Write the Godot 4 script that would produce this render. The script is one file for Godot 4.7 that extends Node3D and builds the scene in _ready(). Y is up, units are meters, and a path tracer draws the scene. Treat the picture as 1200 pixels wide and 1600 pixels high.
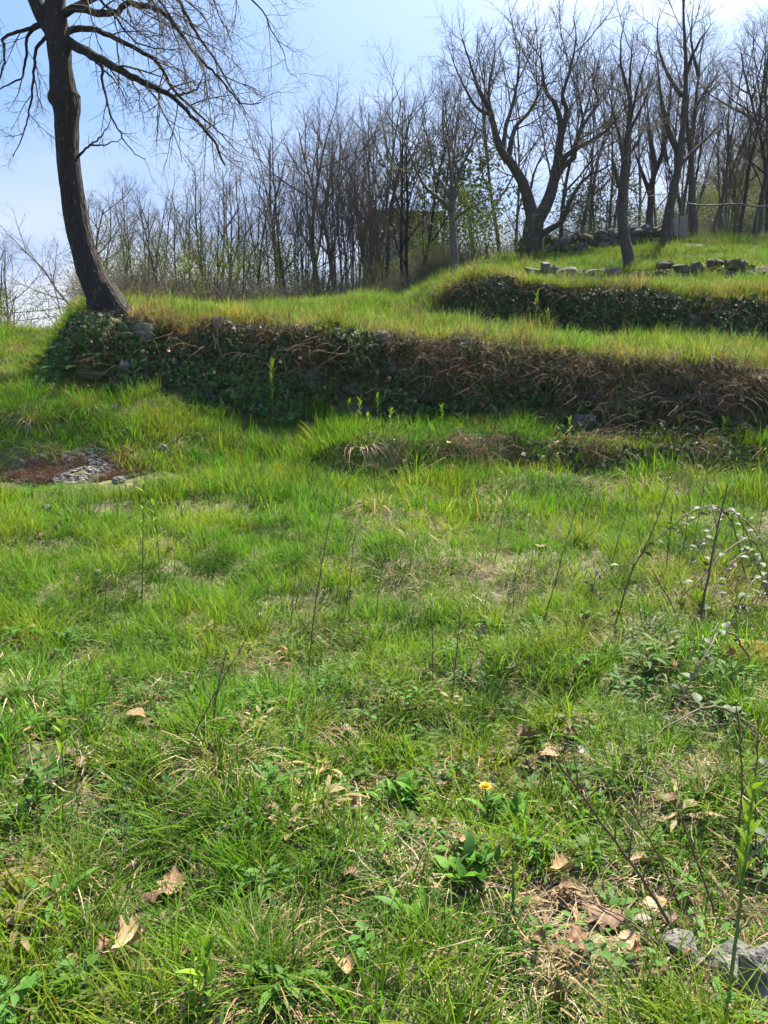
extends Node3D

# ---------------------------------------------------------------- helpers
var used := {}
var M := {}
var rng := RandomNumberGenerator.new()
var nz := FastNoiseLite.new()
var nf := FastNoiseLite.new()

class MB:
	var v := PackedVector3Array()
	var n := PackedVector3Array()
	var c := PackedColorArray()
	var u := PackedVector2Array()
	var ix := PackedInt32Array()
	func tube(p: PackedVector3Array, r: PackedFloat32Array, sides: int, col := Color.WHITE, uvs := 1.0, bump: FastNoiseLite = null, amount := 0.0) -> void:
		var m := p.size()
		var first := v.size()
		var t := (p[1] - p[0]).normalized()
		var a := t.cross(Vector3.RIGHT if absf(t.x) < 0.8 else Vector3.UP).normalized()
		var along := 0.0
		var row := sides + 1 if sides > 5 else sides
		for i in m:
			if i > 0 and i < m - 1:
				t = (p[i + 1] - p[i - 1]).normalized()
			elif i > 0:
				t = (p[i] - p[i - 1]).normalized()
			if i > 0:
				along += p[i].distance_to(p[i - 1])
			a = (a - t * a.dot(t)).normalized()
			var b := t.cross(a)
			for k in row:
				var g := TAU * k / sides
				var o := a * cos(g) + b * sin(g)
				var rr := r[i]
				if bump:
					rr *= 1.0 + amount * bump.get_noise_3d(o.x * 2.2, o.z * 2.2, along) + 0.09 * bump.get_noise_3d(o.x * 10.0, o.z * 10.0, along * 1.7 + 50.0)
				v.append(p[i] + o * rr)
				n.append(o)
				c.append(col)
				u.append(Vector2(float(k) / sides * uvs, along))
		for i in m - 1:
			for k in sides:
				var k1 := k + 1 if row > sides else (k + 1) % sides
				var q := first + i * row + k
				var w := first + i * row + k1
				ix.append_array([q, q + row, w + row, q, w + row, w])
	func tri(a: Vector3, b: Vector3, d: Vector3, col: Color) -> void:
		var s := v.size()
		var no := (d - a).cross(b - a).normalized()
		v.append_array([a, b, d]); n.append_array([no, no, no]); c.append_array([col, col, col])
		u.append_array([Vector2.ZERO, Vector2.RIGHT, Vector2.ONE])
		ix.append_array([s, s + 1, s + 2])
	func quad(a: Vector3, b: Vector3, d: Vector3, e: Vector3, col: Color) -> void:
		var s := v.size()
		var no := (d - a).cross(b - a).normalized()
		v.append_array([a, b, d, e]); n.append_array([no, no, no, no]); c.append_array([col, col, col, col])
		u.append_array([Vector2(0, 0), Vector2(0, 1), Vector2(1, 1), Vector2(1, 0)])
		ix.append_array([s, s + 1, s + 2, s, s + 2, s + 3])
	func ribbon(p: PackedVector3Array, side: PackedVector3Array, col: Color, tipcol: Color, fold := 0.0) -> void:
		# a leaf or blade: a midline and half-width vectors, folded along the midline when fold > 0
		var s := v.size()
		var m := p.size()
		for i in m:
			var t := (p[mini(i + 1, m - 1)] - p[maxi(i - 1, 0)]).normalized()
			var no := side[i].cross(t)
			no = no.normalized() if no.length() > 1e-9 else Vector3.UP
			var cc := col.lerp(tipcol, float(i) / (m - 1))
			var w := side[i].length()
			if fold > 0.0:
				var sn := side[i].normalized() if w > 1e-6 else Vector3.RIGHT
				v.append_array([p[i] - side[i] + no * fold * w, p[i], p[i] + side[i] + no * fold * w])
				n.append_array([(no + sn * fold).normalized(), no, (no - sn * fold).normalized()])
				c.append_array([cc, cc * Color(0.9, 0.9, 0.9), cc]); u.append_array([Vector2(0, i), Vector2(0.5, i), Vector2(1, i)])
			else:
				v.append_array([p[i] - side[i], p[i] + side[i]])
				n.append_array([no, no]); c.append_array([cc, cc]); u.append_array([Vector2(0, i), Vector2(1, i)])
		var row := 3 if fold > 0.0 else 2
		for i in m - 1:
			for k in row - 1:
				var q := s + i * row + k
				if i == m - 2 and fold <= 0.0:
					ix.append_array([q, q + row, q + 1])
				else:
					ix.append_array([q, q + row, q + row + 1, q, q + row + 1, q + 1])
	func done() -> ArrayMesh:
		var a := []
		a.resize(Mesh.ARRAY_MAX)
		a[Mesh.ARRAY_VERTEX] = v; a[Mesh.ARRAY_NORMAL] = n; a[Mesh.ARRAY_COLOR] = c; a[Mesh.ARRAY_TEX_UV] = u; a[Mesh.ARRAY_INDEX] = ix
		var m := ArrayMesh.new()
		m.add_surface_from_arrays(Mesh.PRIMITIVE_TRIANGLES, a)
		return m

func numbered(called: String, at: Node) -> String:
	var key := str(at.get_instance_id()) + called
	var k: int = used.get(key, 0)
	used[key] = k + 1
	return called if k == 0 else "%s_%03d" % [called, k]

func tag(o: Node, label := "", category := "", group := "", kind := "") -> Node:
	if label: o.set_meta("label", label)
	if category: o.set_meta("category", category)
	if group: o.set_meta("group", group)
	if kind: o.set_meta("kind", kind)
	return o

func thing(called: String, where: Vector3, turn: float, label: String, category: String, group := "") -> Node3D:
	var o := Node3D.new()
	o.name = numbered(called, self)
	add_child(o, true)
	o.position = where
	o.rotation.y = turn
	tag(o, label, category, group)
	return o

func part(called: String, mesh: Mesh, mat: Material, parent: Node = self, kind := "") -> MeshInstance3D:
	var o := MeshInstance3D.new()
	o.name = numbered(called, parent)
	o.mesh = mesh
	o.material_override = mat
	parent.add_child(o, true)
	if kind: o.set_meta("kind", kind)
	return o

func dup(root: Node3D, where: Vector3, turn: float, size: Vector3, label: String, group: String) -> Node3D:
	var o: Node3D = root.duplicate()
	o.name = numbered(String(root.name), self)
	add_child(o, true)
	o.position = where
	o.rotation.y = turn
	o.scale = size
	tag(o, label, "", group)
	return o

func many(called: String, mesh: Mesh, mat: Material, xf: Array, cols: Array, label: String, parent: Node = self) -> void:
	if xf.is_empty(): return
	var mm := MultiMesh.new()
	mm.transform_format = MultiMesh.TRANSFORM_3D
	mm.use_colors = true
	mm.mesh = mesh
	mm.instance_count = xf.size()
	for i in xf.size():
		mm.set_instance_transform(i, xf[i])
		mm.set_instance_color(i, cols[i])
	var o := MultiMeshInstance3D.new()
	o.name = numbered(called, parent)
	o.multimesh = mm
	o.material_override = mat
	parent.add_child(o, true)
	o.set_meta("kind", "stuff")
	if label: o.set_meta("label", label)

func mass(called: String, label: String) -> Node3D:
	var o := Node3D.new()
	o.name = numbered(called, self)
	add_child(o, true)
	tag(o, label, "", "", "stuff")
	return o

func merged(called: String, mesh: Mesh, mat: Material, xf: Array, cols: Array, parent: Node) -> void:
	# nearby blades become plain geometry (colours kept as sRGB for their low values)
	var arr := mesh.surface_get_arrays(0)
	var vs: PackedVector3Array = arr[Mesh.ARRAY_VERTEX]
	var ids: PackedInt32Array = arr[Mesh.ARRAY_INDEX]
	var cs: PackedColorArray = arr[Mesh.ARRAY_COLOR]
	var ns: PackedVector3Array = arr[Mesh.ARRAY_NORMAL]
	var b := MB.new()
	var nv := vs.size()
	for i in xf.size():
		var t: Transform3D = xf[i]
		b.v.append_array(t * vs)
		b.n.append_array(Transform3D(t.basis.orthonormalized(), Vector3.ZERO) * ns)
		var tint: Color = cols[i]
		for k in nv: b.c.append(Color(pow(cs[k].r * tint.r, 0.4545), pow(cs[k].g * tint.g, 0.4545), pow(cs[k].b * tint.b, 0.4545)))
		var o := i * nv
		for k in ids: b.ix.append(o + k)
	b.u.resize(b.v.size())
	part(called, b.done(), mat, parent, "stuff")

func R(a: float, b: float) -> float: return rng.randf_range(a, b)
func rv(s := 1.0) -> Vector3: return Vector3(rng.randf() - 0.5, rng.randf() - 0.5, rng.randf() - 0.5) * 2.0 * s
func lin(r: float, g: float, b: float) -> Color: return Color(r, g, b).linear_to_srgb()
func vary(c: Color, s: float) -> Color:
	var k := 1.0 + R(-s, s)
	return Color(c.r * k * (1.0 + R(-s, s) * 0.3), c.g * k, c.b * k * (1.0 + R(-s, s) * 0.4))

func mat(called: String, c: Color, rough := 0.85, back := 0.0, vertex := false) -> StandardMaterial3D:
	var m := StandardMaterial3D.new()
	m.resource_name = called
	m.albedo_color = c
	m.roughness = rough
	m.vertex_color_use_as_albedo = vertex
	m.cull_mode = BaseMaterial3D.CULL_DISABLED
	if back > 0.0:
		m.backlight_enabled = true
		m.backlight = Color(back, back, back)
	M[called] = m
	return m

func noise_tex(size: int, freq: float, ramp: Array, s: int, kind := FastNoiseLite.TYPE_SIMPLEX_SMOOTH, oct := 5) -> NoiseTexture2D:
	var f := FastNoiseLite.new()
	f.seed = s; f.frequency = freq; f.noise_type = kind; f.fractal_octaves = oct
	var t := NoiseTexture2D.new()
	t.width = size; t.height = size; t.seamless = true; t.noise = f
	if ramp.size():
		var g := Gradient.new()
		var offs := PackedFloat32Array(); var cs := PackedColorArray()
		for k in ramp.size():
			offs.append(ramp[k][0]); cs.append(ramp[k][1])
		g.offsets = offs; g.colors = cs
		t.color_ramp = g
	return t

# ---------------------------------------------------------------- the lie of the land (d = metres in front of the camera, along -z)
func ss(a: float, b: float, t: float) -> float: return smoothstep(a, b, t)
func w1(x: float) -> float: return (10.55 - 0.12 * maxf(x, -5.0) if x < 0.0 else 10.55 - 0.2 * minf(x, 7.0)) + 0.24 * nf.get_noise_2d(x * 40.0, 7.0) + 0.12 * nf.get_noise_2d(x * 130.0, 17.0)
func lo1(x: float) -> float: return lerpf(0.5, 0.12, ss(-2.6, -0.6, x))
func w0(x: float) -> float: return 8.9 + 0.12 * sin(x * 1.3) + 0.2 * nf.get_noise_2d(x * 40.0, 91.0)
func w2(x: float) -> float: return 14.08 + 0.15 * nf.get_noise_2d(x * 40.0, 33.0)

func base_h(x: float, d: float) -> float:
	var m := 0.105 * minf(d, 8.8)
	var ml := m + 0.34 * maxf(0.0, minf(d, 14.3) - 8.8)
	var g := ss(1.5, 3.0, x)
	var e0 := w0(x)
	var mr := m + (0.42 - 0.1 * g) * ss(e0 - 0.12, e0 + 0.25, d) + (0.13 - 0.1 * g) * maxf(0.0, d - 9.1)
	var me := lerpf(ml, mr, ss(-1.4, -0.2, x))
	me += 0.42 * ss(-1.5, -3.2, x) * ss(8.1, 9.9, d) * (1.0 - ss(11.0, 14.0, d) * 0.4)
	if d > 14.3:
		me -= 0.10 * (d - 14.3) + 0.05 * maxf(0.0, d - 18.0)
	if d > 40.0:
		me += 0.13 * (minf(d, 500.0) - 40.0)
	if d < 9.0:
		return me
	var q := clampf(x, -5.0, 8.0)
	var s := 0.14 + 0.07 * ss(-3.5, 0.0, x) - 0.04 * ss(0.5, 3.0, x)
	var w := w1(x)
	var t1 := 2.58 - 0.1 * q + 0.065 * maxf(0.0, q) * ss(12.5, 18.0, d)
	var hl := t1 + s * (minf(d, 18.0) - w) + 0.05 * (clampf(d, 18.0, 40.0) - 18.0)
	var hr := t1 + s * (minf(d, 14.1) - w)
	if d > 13.5:
		var e2 := w2(x)
		hr += 0.8 * ss(e2 - 0.18, e2 + 0.2, d) + 0.11 * maxf(0.0, minf(d, 17.1) - 14.2) + 0.25 * ss(16.95, 17.25, d) * ss(2.3, 3.1, x) + 0.23 * (clampf(d, 17.15, 24.0) - 17.15) + 0.08 * (clampf(d, 24.0, 60.0) - 24.0) + ss(3.5, 8.5, x) * (0.20 * ss(14.6, 16.8, d) + 0.07 * (clampf(d, 17.15, 24.0) - 17.15))
	var t := lerpf(hl, hr, ss(0.2, 1.8, x))
	var xl := -4.3 - 0.32 * (d - 11.0)
	var y := lerpf(me, t, ss(w - lo1(x), w + 0.3, d) * ss(xl - 0.6, xl + 0.25, x))
	if d > 25.0:
		y += 9.0 * exp(-(pow((x - 25.0) / 7.0, 2.0) + pow((d - 50.0) / 14.0, 2.0)))
	return y

func lumps(x: float, d: float) -> float:
	return 0.09 * nz.get_noise_2d(x * 45.0, d * 45.0) + 0.07 * nf.get_noise_2d(x * 160.0, d * 160.0) * ss(0.8, 2.0, d + 0.6)

func h(x: float, d: float) -> float: return base_h(x, d) + lumps(x, d)
func on(x: float, d: float, up := 0.0) -> Vector3: return Vector3(x, h(x, d) + up, -d)
func unstep(f: float) -> float: return 0.5 - sin(asin(1.0 - 2.0 * clampf(f, 0.0, 1.0)) / 3.0)

# ---------------------------------------------------------------- the scene
func _ready() -> void:
	rng.seed = 20240
	nz.seed = 5; nz.frequency = 0.01; nz.fractal_octaves = 3
	nf.seed = 9; nf.frequency = 0.01; nf.fractal_octaves = 3
	var cam := Camera3D.new()
	cam.name = "camera"
	add_child(cam)
	cam.position = Vector3(0, 1.6, 0)
	cam.rotation_degrees = Vector3(-7, 0, 0)
	cam.fov = 66.0
	cam.near = 0.05
	cam.far = 2000.0
	cam.current = true
	var sun := DirectionalLight3D.new()
	sun.name = "sun"
	add_child(sun)
	sun.rotation_degrees = Vector3(-SUN_UP, 180.0 - SUN_RIGHT, 0)
	sun.light_energy = 1.6
	sun.light_color = Color(1.0, 0.95, 0.87)
	sun.light_angular_distance = 0.5
	sun.shadow_enabled = true
	var env := Environment.new()
	env.background_mode = Environment.BG_SKY
	env.sky = Sky.new()
	env.sky.sky_material = make_sky()
	env.background_energy_multiplier = 1.0
	env.tonemap_mode = Environment.TONE_MAPPER_LINEAR
	env.tonemap_exposure = 2.8
	env.fog_enabled = true
	env.fog_density = 0.0003
	env.fog_light_color = Color(0.86, 0.9, 1.0)
	env.sdfgi_enabled = true
	env.ssao_enabled = true
	env.ssil_enabled = true
	var we := WorldEnvironment.new()
	we.name = "environment"
	we.environment = env
	add_child(we)
	materials()
	ground()
	walls()
	big_trees()
	wood()
	far_things()
	meadow()
	plants()
	fallen_leaves()

const SUN_UP := 57.0
const SUN_RIGHT := 32.0
const SKY_LEVEL := 0.40

func make_sky() -> PanoramaSkyMaterial:
	var W := 1024
	var H := 512
	var data := PackedFloat32Array()
	data.resize(W * H * 3)
	var to := Vector3(sin(deg_to_rad(SUN_RIGHT)) * cos(deg_to_rad(SUN_UP)), sin(deg_to_rad(SUN_UP)), -cos(deg_to_rad(SUN_RIGHT)) * cos(deg_to_rad(SUN_UP)))
	var cn := FastNoiseLite.new()
	cn.seed = 77; cn.frequency = 1.0; cn.fractal_octaves = 5; cn.fractal_gain = 0.55
	var stops := [[0.0, Vector3(0.62, 0.68, 0.86)], [0.14, Vector3(0.42, 0.58, 0.90)], [0.30, Vector3(0.23, 0.47, 0.93)], [0.55, Vector3(0.14, 0.36, 0.86)], [0.85, Vector3(0.11, 0.27, 0.68)], [1.0, Vector3(0.09, 0.23, 0.60)]]
	for j in H:
		var th := PI * (j + 0.5) / H
		var y := cos(th)
		var rr := sin(th)
		var base := Vector3(0.42, 0.45, 0.48)
		if y >= 0.0:
			for k in stops.size() - 1:
				if y >= stops[k][0] and y <= stops[k + 1][0]:
					base = (stops[k][1] as Vector3).lerp(stops[k + 1][1], (y - stops[k][0]) / (stops[k + 1][0] - stops[k][0]))
		for i in W:
			var c := base
			if y >= -0.02:
				var a := TAU * (i + 0.5) / W
				var dir := Vector3(sin(a) * rr, y, -cos(a) * rr)
				# thin cirrus drawn out in long streaks, and a bank of low haze
				var s := 1.0 / (maxf(y, 0.0) + 0.22)
				var px := dir.x * s
				var pz := dir.z * s
				var q := cn.get_noise_3d(px * 1.1 + pz * 0.35, pz * 3.2 - px * 0.9, 3.0)
				var q2 := cn.get_noise_3d(px * 0.6, pz * 0.6, 9.0)
				var cover := clampf(smoothstep(-0.02, 0.5, q) * smoothstep(-0.3, 0.3, q2), 0.0, 1.0) * 0.75
				var low := smoothstep(0.40, 0.10, y) * smoothstep(-0.6, 0.15, cn.get_noise_3d(dir.x * 1.3, dir.y * 5.0, dir.z * 1.3))
				var ang := rad_to_deg(acos(clampf(dir.dot(to), -1.0, 1.0)))
				c = c.lerp(Vector3(0.90, 0.91, 0.96), clampf(cover + low * 0.75, 0.0, 1.0))
				c += Vector3(1.0, 0.985, 0.96) * (6.5 * exp(-ang / 14.0) + cover * 2.2 * exp(-ang / 18.0))
			var o := (j * W + i) * 3
			data[o] = c.x * SKY_LEVEL; data[o + 1] = c.y * SKY_LEVEL; data[o + 2] = c.z * SKY_LEVEL
	var im := Image.create_from_data(W, H, false, Image.FORMAT_RGBF, data.to_byte_array())
	var m := PanoramaSkyMaterial.new()
	m.panorama = ImageTexture.create_from_image(im)
	return m

func materials() -> void:
	var soil := mat("soil", Color.WHITE, 0.95)
	soil.albedo_texture = noise_tex(1024, 0.012, [[0.0, lin(0.05, 0.035, 0.02)], [0.4, lin(0.10, 0.085, 0.035)], [0.55, lin(0.09, 0.115, 0.03)], [0.75, lin(0.16, 0.14, 0.07)], [1.0, lin(0.24, 0.19, 0.11)]], 3)
	soil.uv1_triplanar = true; soil.uv1_world_triplanar = true
	soil.uv1_scale = Vector3(0.45, 0.45, 0.45)
	var lf := noise_tex(512, 0.04, [], 12)
	soil.heightmap_enabled = true; soil.heightmap_texture = lf; soil.heightmap_scale = 3.0
	mat("grass", Color.WHITE, 0.6, 0.95, true).metallic_specular = 0.28
	for near in [["grass_near", 0.6, 0.95, 0.28], ["straw_near", 0.75, 0.5, 0.25], ["leaf_near", 0.6, 0.8, 0.3]]:
		var g := mat(near[0], Color.WHITE, near[1], near[2], true)
		g.metallic_specular = near[3]
		g.vertex_color_is_srgb = true
	mat("straw", Color.WHITE, 0.75, 0.5, true).metallic_specular = 0.25
	mat("leaf", Color.WHITE, 0.6, 0.8, true).metallic_specular = 0.3
	mat("ivy", Color.WHITE, 0.6, 0.35, true).metallic_specular = 0.25
	mat("dead_leaf", Color.WHITE, 0.75, 0.25, true)
	mat("twig", lin(0.125, 0.108, 0.08), 0.85).metallic_specular = 0.2
	mat("stem_brown", lin(0.085, 0.05, 0.035), 0.6)
	mat("stem_green", lin(0.09, 0.14, 0.04), 0.6)
	mat("cane", lin(0.17, 0.12, 0.085), 0.7)
	for b in [["bark", 0.090, 0.078, 0.060], ["bark_grey", 0.17, 0.152, 0.122], ["bark_dark", 0.034, 0.029, 0.027]]:
		var m := mat(b[0], Color.WHITE, 0.92)
		var f := FastNoiseLite.new()
		f.seed = 31; f.frequency = 0.05; f.noise_type = FastNoiseLite.TYPE_CELLULAR; f.cellular_return_type = FastNoiseLite.RETURN_DISTANCE2_SUB
		f.fractal_octaves = 2
		var g := FastNoiseLite.new()
		g.seed = 8; g.frequency = 0.03; g.fractal_octaves = 4
		var W := 256
		var hi := Image.create(W, W, false, Image.FORMAT_RGB8)
		var ci := Image.create(W, W, false, Image.FORMAT_RGB8)
		for y in W:
			for x in W:
				var a := TAU * x / W
				var wob := 5.0 * g.get_noise_3d(cos(a) * 20.0, y * 1.6, sin(a) * 20.0)
				var e := clampf(f.get_noise_3d(cos(a) * 62.0 + wob, y * 0.42, sin(a) * 62.0 + wob) * 0.9 + 0.95, 0.0, 1.0)
				var l := g.get_noise_3d(cos(a) * 40.0 + 90.0, y * 1.0, sin(a) * 40.0)
				hi.set_pixel(x, y, Color(e, e, e))
				var k := lerpf(0.55, 1.25, e) * (1.0 + 0.35 * l)
				var col := Color(b[1] * k, b[2] * k, b[3] * k)
				if l > 0.46:
					col = col.lerp(Color(0.17, 0.175, 0.15), clampf((l - 0.46) * 4.0, 0.0, 0.6))
				ci.set_pixel(x, y, col.linear_to_srgb())
		m.albedo_texture = ImageTexture.create_from_image(ci)
		m.heightmap_enabled = true
		m.heightmap_texture = ImageTexture.create_from_image(hi)
		m.heightmap_scale = 5.0
		m.uv1_scale = Vector3(1, 0.8, 1)
	var st := [["stone_grey", 0.34, 0.33, 0.30], ["stone_dark", 0.10, 0.095, 0.085], ["stone_moss", 0.075, 0.08, 0.035], ["stone_mid", 0.145, 0.14, 0.13]]
	for k in 4:
		var s = st[k]
		var m := mat(s[0], Color.WHITE, 0.9)
		m.albedo_texture = noise_tex(512, 0.02, [[0.0, lin(s[1] * 0.4, s[2] * 0.4, s[3] * 0.35)], [0.45, lin(s[1] * 0.8, s[2] * 0.8, s[3] * 0.75)], [0.7, lin(s[1] * 1.25, s[2] * 1.25, s[3] * 1.2)], [1.0, lin(s[1] * 1.7, s[2] * 1.7, s[3] * 1.6)]], 40 + k)
		m.uv1_triplanar = true; m.uv1_world_triplanar = true
		m.uv1_scale = Vector3(1.6, 1.6, 1.6)
		m.heightmap_enabled = true; m.heightmap_texture = lf; m.heightmap_scale = 2.0
	mat("steel", lin(0.09, 0.093, 0.096), 0.6).metallic = 0.2
	mat("wire_dark", lin(0.05, 0.05, 0.05), 0.6)
	var wood := mat("old_wood", Color.WHITE, 0.9)
	wood.albedo_texture = noise_tex(256, 0.03, [[0.0, lin(0.14, 0.115, 0.095)], [1.0, lin(0.33, 0.28, 0.24)]], 61)
	wood.uv1_triplanar = true; wood.uv1_scale = Vector3(8, 0.8, 8)
	mat("plaster", lin(0.12, 0.11, 0.09), 0.9)
	mat("roof_slab", lin(0.13, 0.11, 0.10), 0.9)
	mat("pane", lin(0.04, 0.05, 0.06), 0.1)

func ground() -> void:
	var xs := PackedFloat32Array()
	var ds := PackedFloat32Array()
	var x := -9.0
	while x <= 11.0: xs.append(x); x += 0.11
	var a := 0.3
	x = -9.0
	var left := []
	while x > -420.0: a *= 1.22; x -= a; left.append(x)
	left.reverse()
	a = 0.2
	x = 11.0
	var right := []
	while x < 420.0: a *= 1.18; x += a; right.append(x)
	xs = PackedFloat32Array(left + Array(xs) + right)
	var d := -40.0
	while d < -1.0: ds.append(d); d += 3.0
	d = -1.0
	while d < 5.0: ds.append(d); d += 0.07
	while d < 8.4: ds.append(d); d += 0.12
	while d < 18.0: ds.append(d); d += 0.085
	while d < 26.0: ds.append(d); d += 0.25
	a = 0.3
	while d < 900.0: ds.append(d); a *= 1.15; d += a
	var b := MB.new()
	var nx := xs.size()
	for j in ds.size():
		for i in nx:
			var y := h(xs[i], ds[j])
			b.v.append(Vector3(xs[i], y, -ds[j]))
	var nd := ds.size()
	for j in nd:
		for i in nx:
			var l := b.v[j * nx + maxi(i - 1, 0)]
			var r := b.v[j * nx + mini(i + 1, nx - 1)]
			var n0 := b.v[maxi(j - 1, 0) * nx + i]
			var f := b.v[mini(j + 1, nd - 1) * nx + i]
			b.n.append((r - l).cross(f - n0).normalized())
			b.c.append(Color.WHITE)
			b.u.append(Vector2.ZERO)
	for j in nd - 1:
		for i in nx - 1:
			var q := j * nx + i
			b.ix.append_array([q, q + nx, q + nx + 1, q, q + nx + 1, q + 1])
	var o := part("ground", b.done(), M.soil)
	tag(o, "sloping meadow ground of earth and moss stepped into grassy terraces", "", "", "structure")

# ---------------------------------------------------------------- stones and walls
func stone_mesh(s: int) -> ArrayMesh:
	var f := FastNoiseLite.new()
	f.seed = s; f.frequency = 0.9; f.fractal_octaves = 2
	var b := MB.new()
	var map := {}
	for axis in 3:
		for sign in [-1.0, 1.0]:
			var grid := []
			for j in 3:
				for i in 3:
					var p := Vector3.ZERO
					p[axis] = sign
					p[(axis + 1) % 3] = (i - 1.0)
					p[(axis + 2) % 3] = (j - 1.0)
					var q := p * (0.62 if absf(p.x) + absf(p.y) + absf(p.z) > 2.5 else 0.80 if absf(p.x) + absf(p.y) + absf(p.z) > 1.5 else 1.0)
					q *= 0.5 * (1.0 + 0.45 * f.get_noise_3dv(p * 1.3 + Vector3(s * 7.0, 0, 0)))
					grid.append(q)
			for j in 2:
				for i in 2:
					var p0: Vector3 = grid[j * 3 + i]
					var p1: Vector3 = grid[j * 3 + i + 1]
					var p2: Vector3 = grid[j * 3 + i + 4]
					var p3: Vector3 = grid[j * 3 + i + 3]
					if sign > 0.0:
						b.tri(p0, p2, p1, Color.WHITE); b.tri(p0, p3, p2, Color.WHITE)
					else:
						b.tri(p0, p1, p2, Color.WHITE); b.tri(p0, p2, p3, Color.WHITE)
	return b.done()

var stones := []
var blade_drape: ArrayMesh
var ivy_leaf: ArrayMesh

func wall_of_stones(called: String, label: String, x0: float, x1: float, rows: int, size: float, face: Callable, mats: Array, gaps := 0.0) -> void:
	var t := thing(called, Vector3.ZERO, 0.0, label, "wall")
	for k in rows:
		var x := x0 + R(0, 0.2)
		while x < x1:
			var w := size * R(0.5, 1.9)
			var p: Vector3 = face.call(x + w * 0.5, (k + 0.5) / rows)
			if rng.randf() < gaps:
				x += w
				continue
			var o := part("stone", stones[rng.randi() % stones.size()], mats[rng.randi() % mats.size()], t)
			o.position = p + Vector3(0, R(-0.08, 0.08), R(-0.08, 0.03))
			o.rotation = Vector3(R(-0.35, 0.35), R(-0.5, 0.5) + (PI if rng.randf() < 0.5 else 0.0), R(-0.35, 0.35))
			o.scale = Vector3(w * 1.1, size * R(0.65, 1.25), size * R(0.9, 1.3))
			x += w

func face1(x: float, f: float) -> Vector3:
	var w := w1(x)
	var d := w - lo1(x) + (0.3 + lo1(x)) * unstep(f)
	return Vector3(x, h(x, d), -d + 0.02)
func face2(x: float, f: float) -> Vector3:
	var d := w2(x) - 0.18 + 0.38 * unstep(f)
	return Vector3(x, h(x, d), -d + 0.02)
func face3(x: float, f: float) -> Vector3:
	var d := 16.95 + 0.2 * f
	return Vector3(x, base_h(x, 16.9) - 0.06 + 0.52 * f + 0.06 * nf.get_noise_2d(x * 90.0, 3.0), -d - 0.02)
func face4(x: float, f: float) -> Vector3:
	return Vector3(x, h(x, 22.3) + 0.05 + 0.55 * f, -22.4 - 0.1 * f)
func face0(x: float, f: float) -> Vector3:
	var d := w0(x) - 0.12 + 0.37 * unstep(f)
	return Vector3(x, h(x, d), -d + 0.02)

func drape_mesh(s: int, n: int, spread: float, length: float) -> ArrayMesh:
	# dry stalks that spill over an edge and hang: local +z is outwards
	rng.seed = s
	var b := MB.new()
	for k in n:
		var p := Vector3(R(-spread, spread), R(-0.02, 0.02), R(-0.06, 0.02))
		var dir := Vector3(R(-0.6, 0.6), R(0.1, 0.9), R(0.2, 1.0)).normalized()
		var L := length * R(0.5, 1.2)
		var pts := PackedVector3Array(); var sd := PackedVector3Array()
		var m := 6
		var lat := Vector3(R(0.5, 1.0), 0, R(-0.6, 0.6)).normalized()
		for i in m:
			pts.append(p)
			sd.append(lat * R(0.0022, 0.0036) * (1.0 - 0.75 * i / (m - 1.0)))
			p += dir * L / (m - 1)
			dir = (dir + Vector3(R(-0.6, 0.6), R(-0.75, -0.1), R(-0.5, 0.25))).normalized()
		var c := vary(Color(0.8, 0.74, 0.66), 0.5)
		b.ribbon(pts, sd, c, c)
	return b.done()

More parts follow.
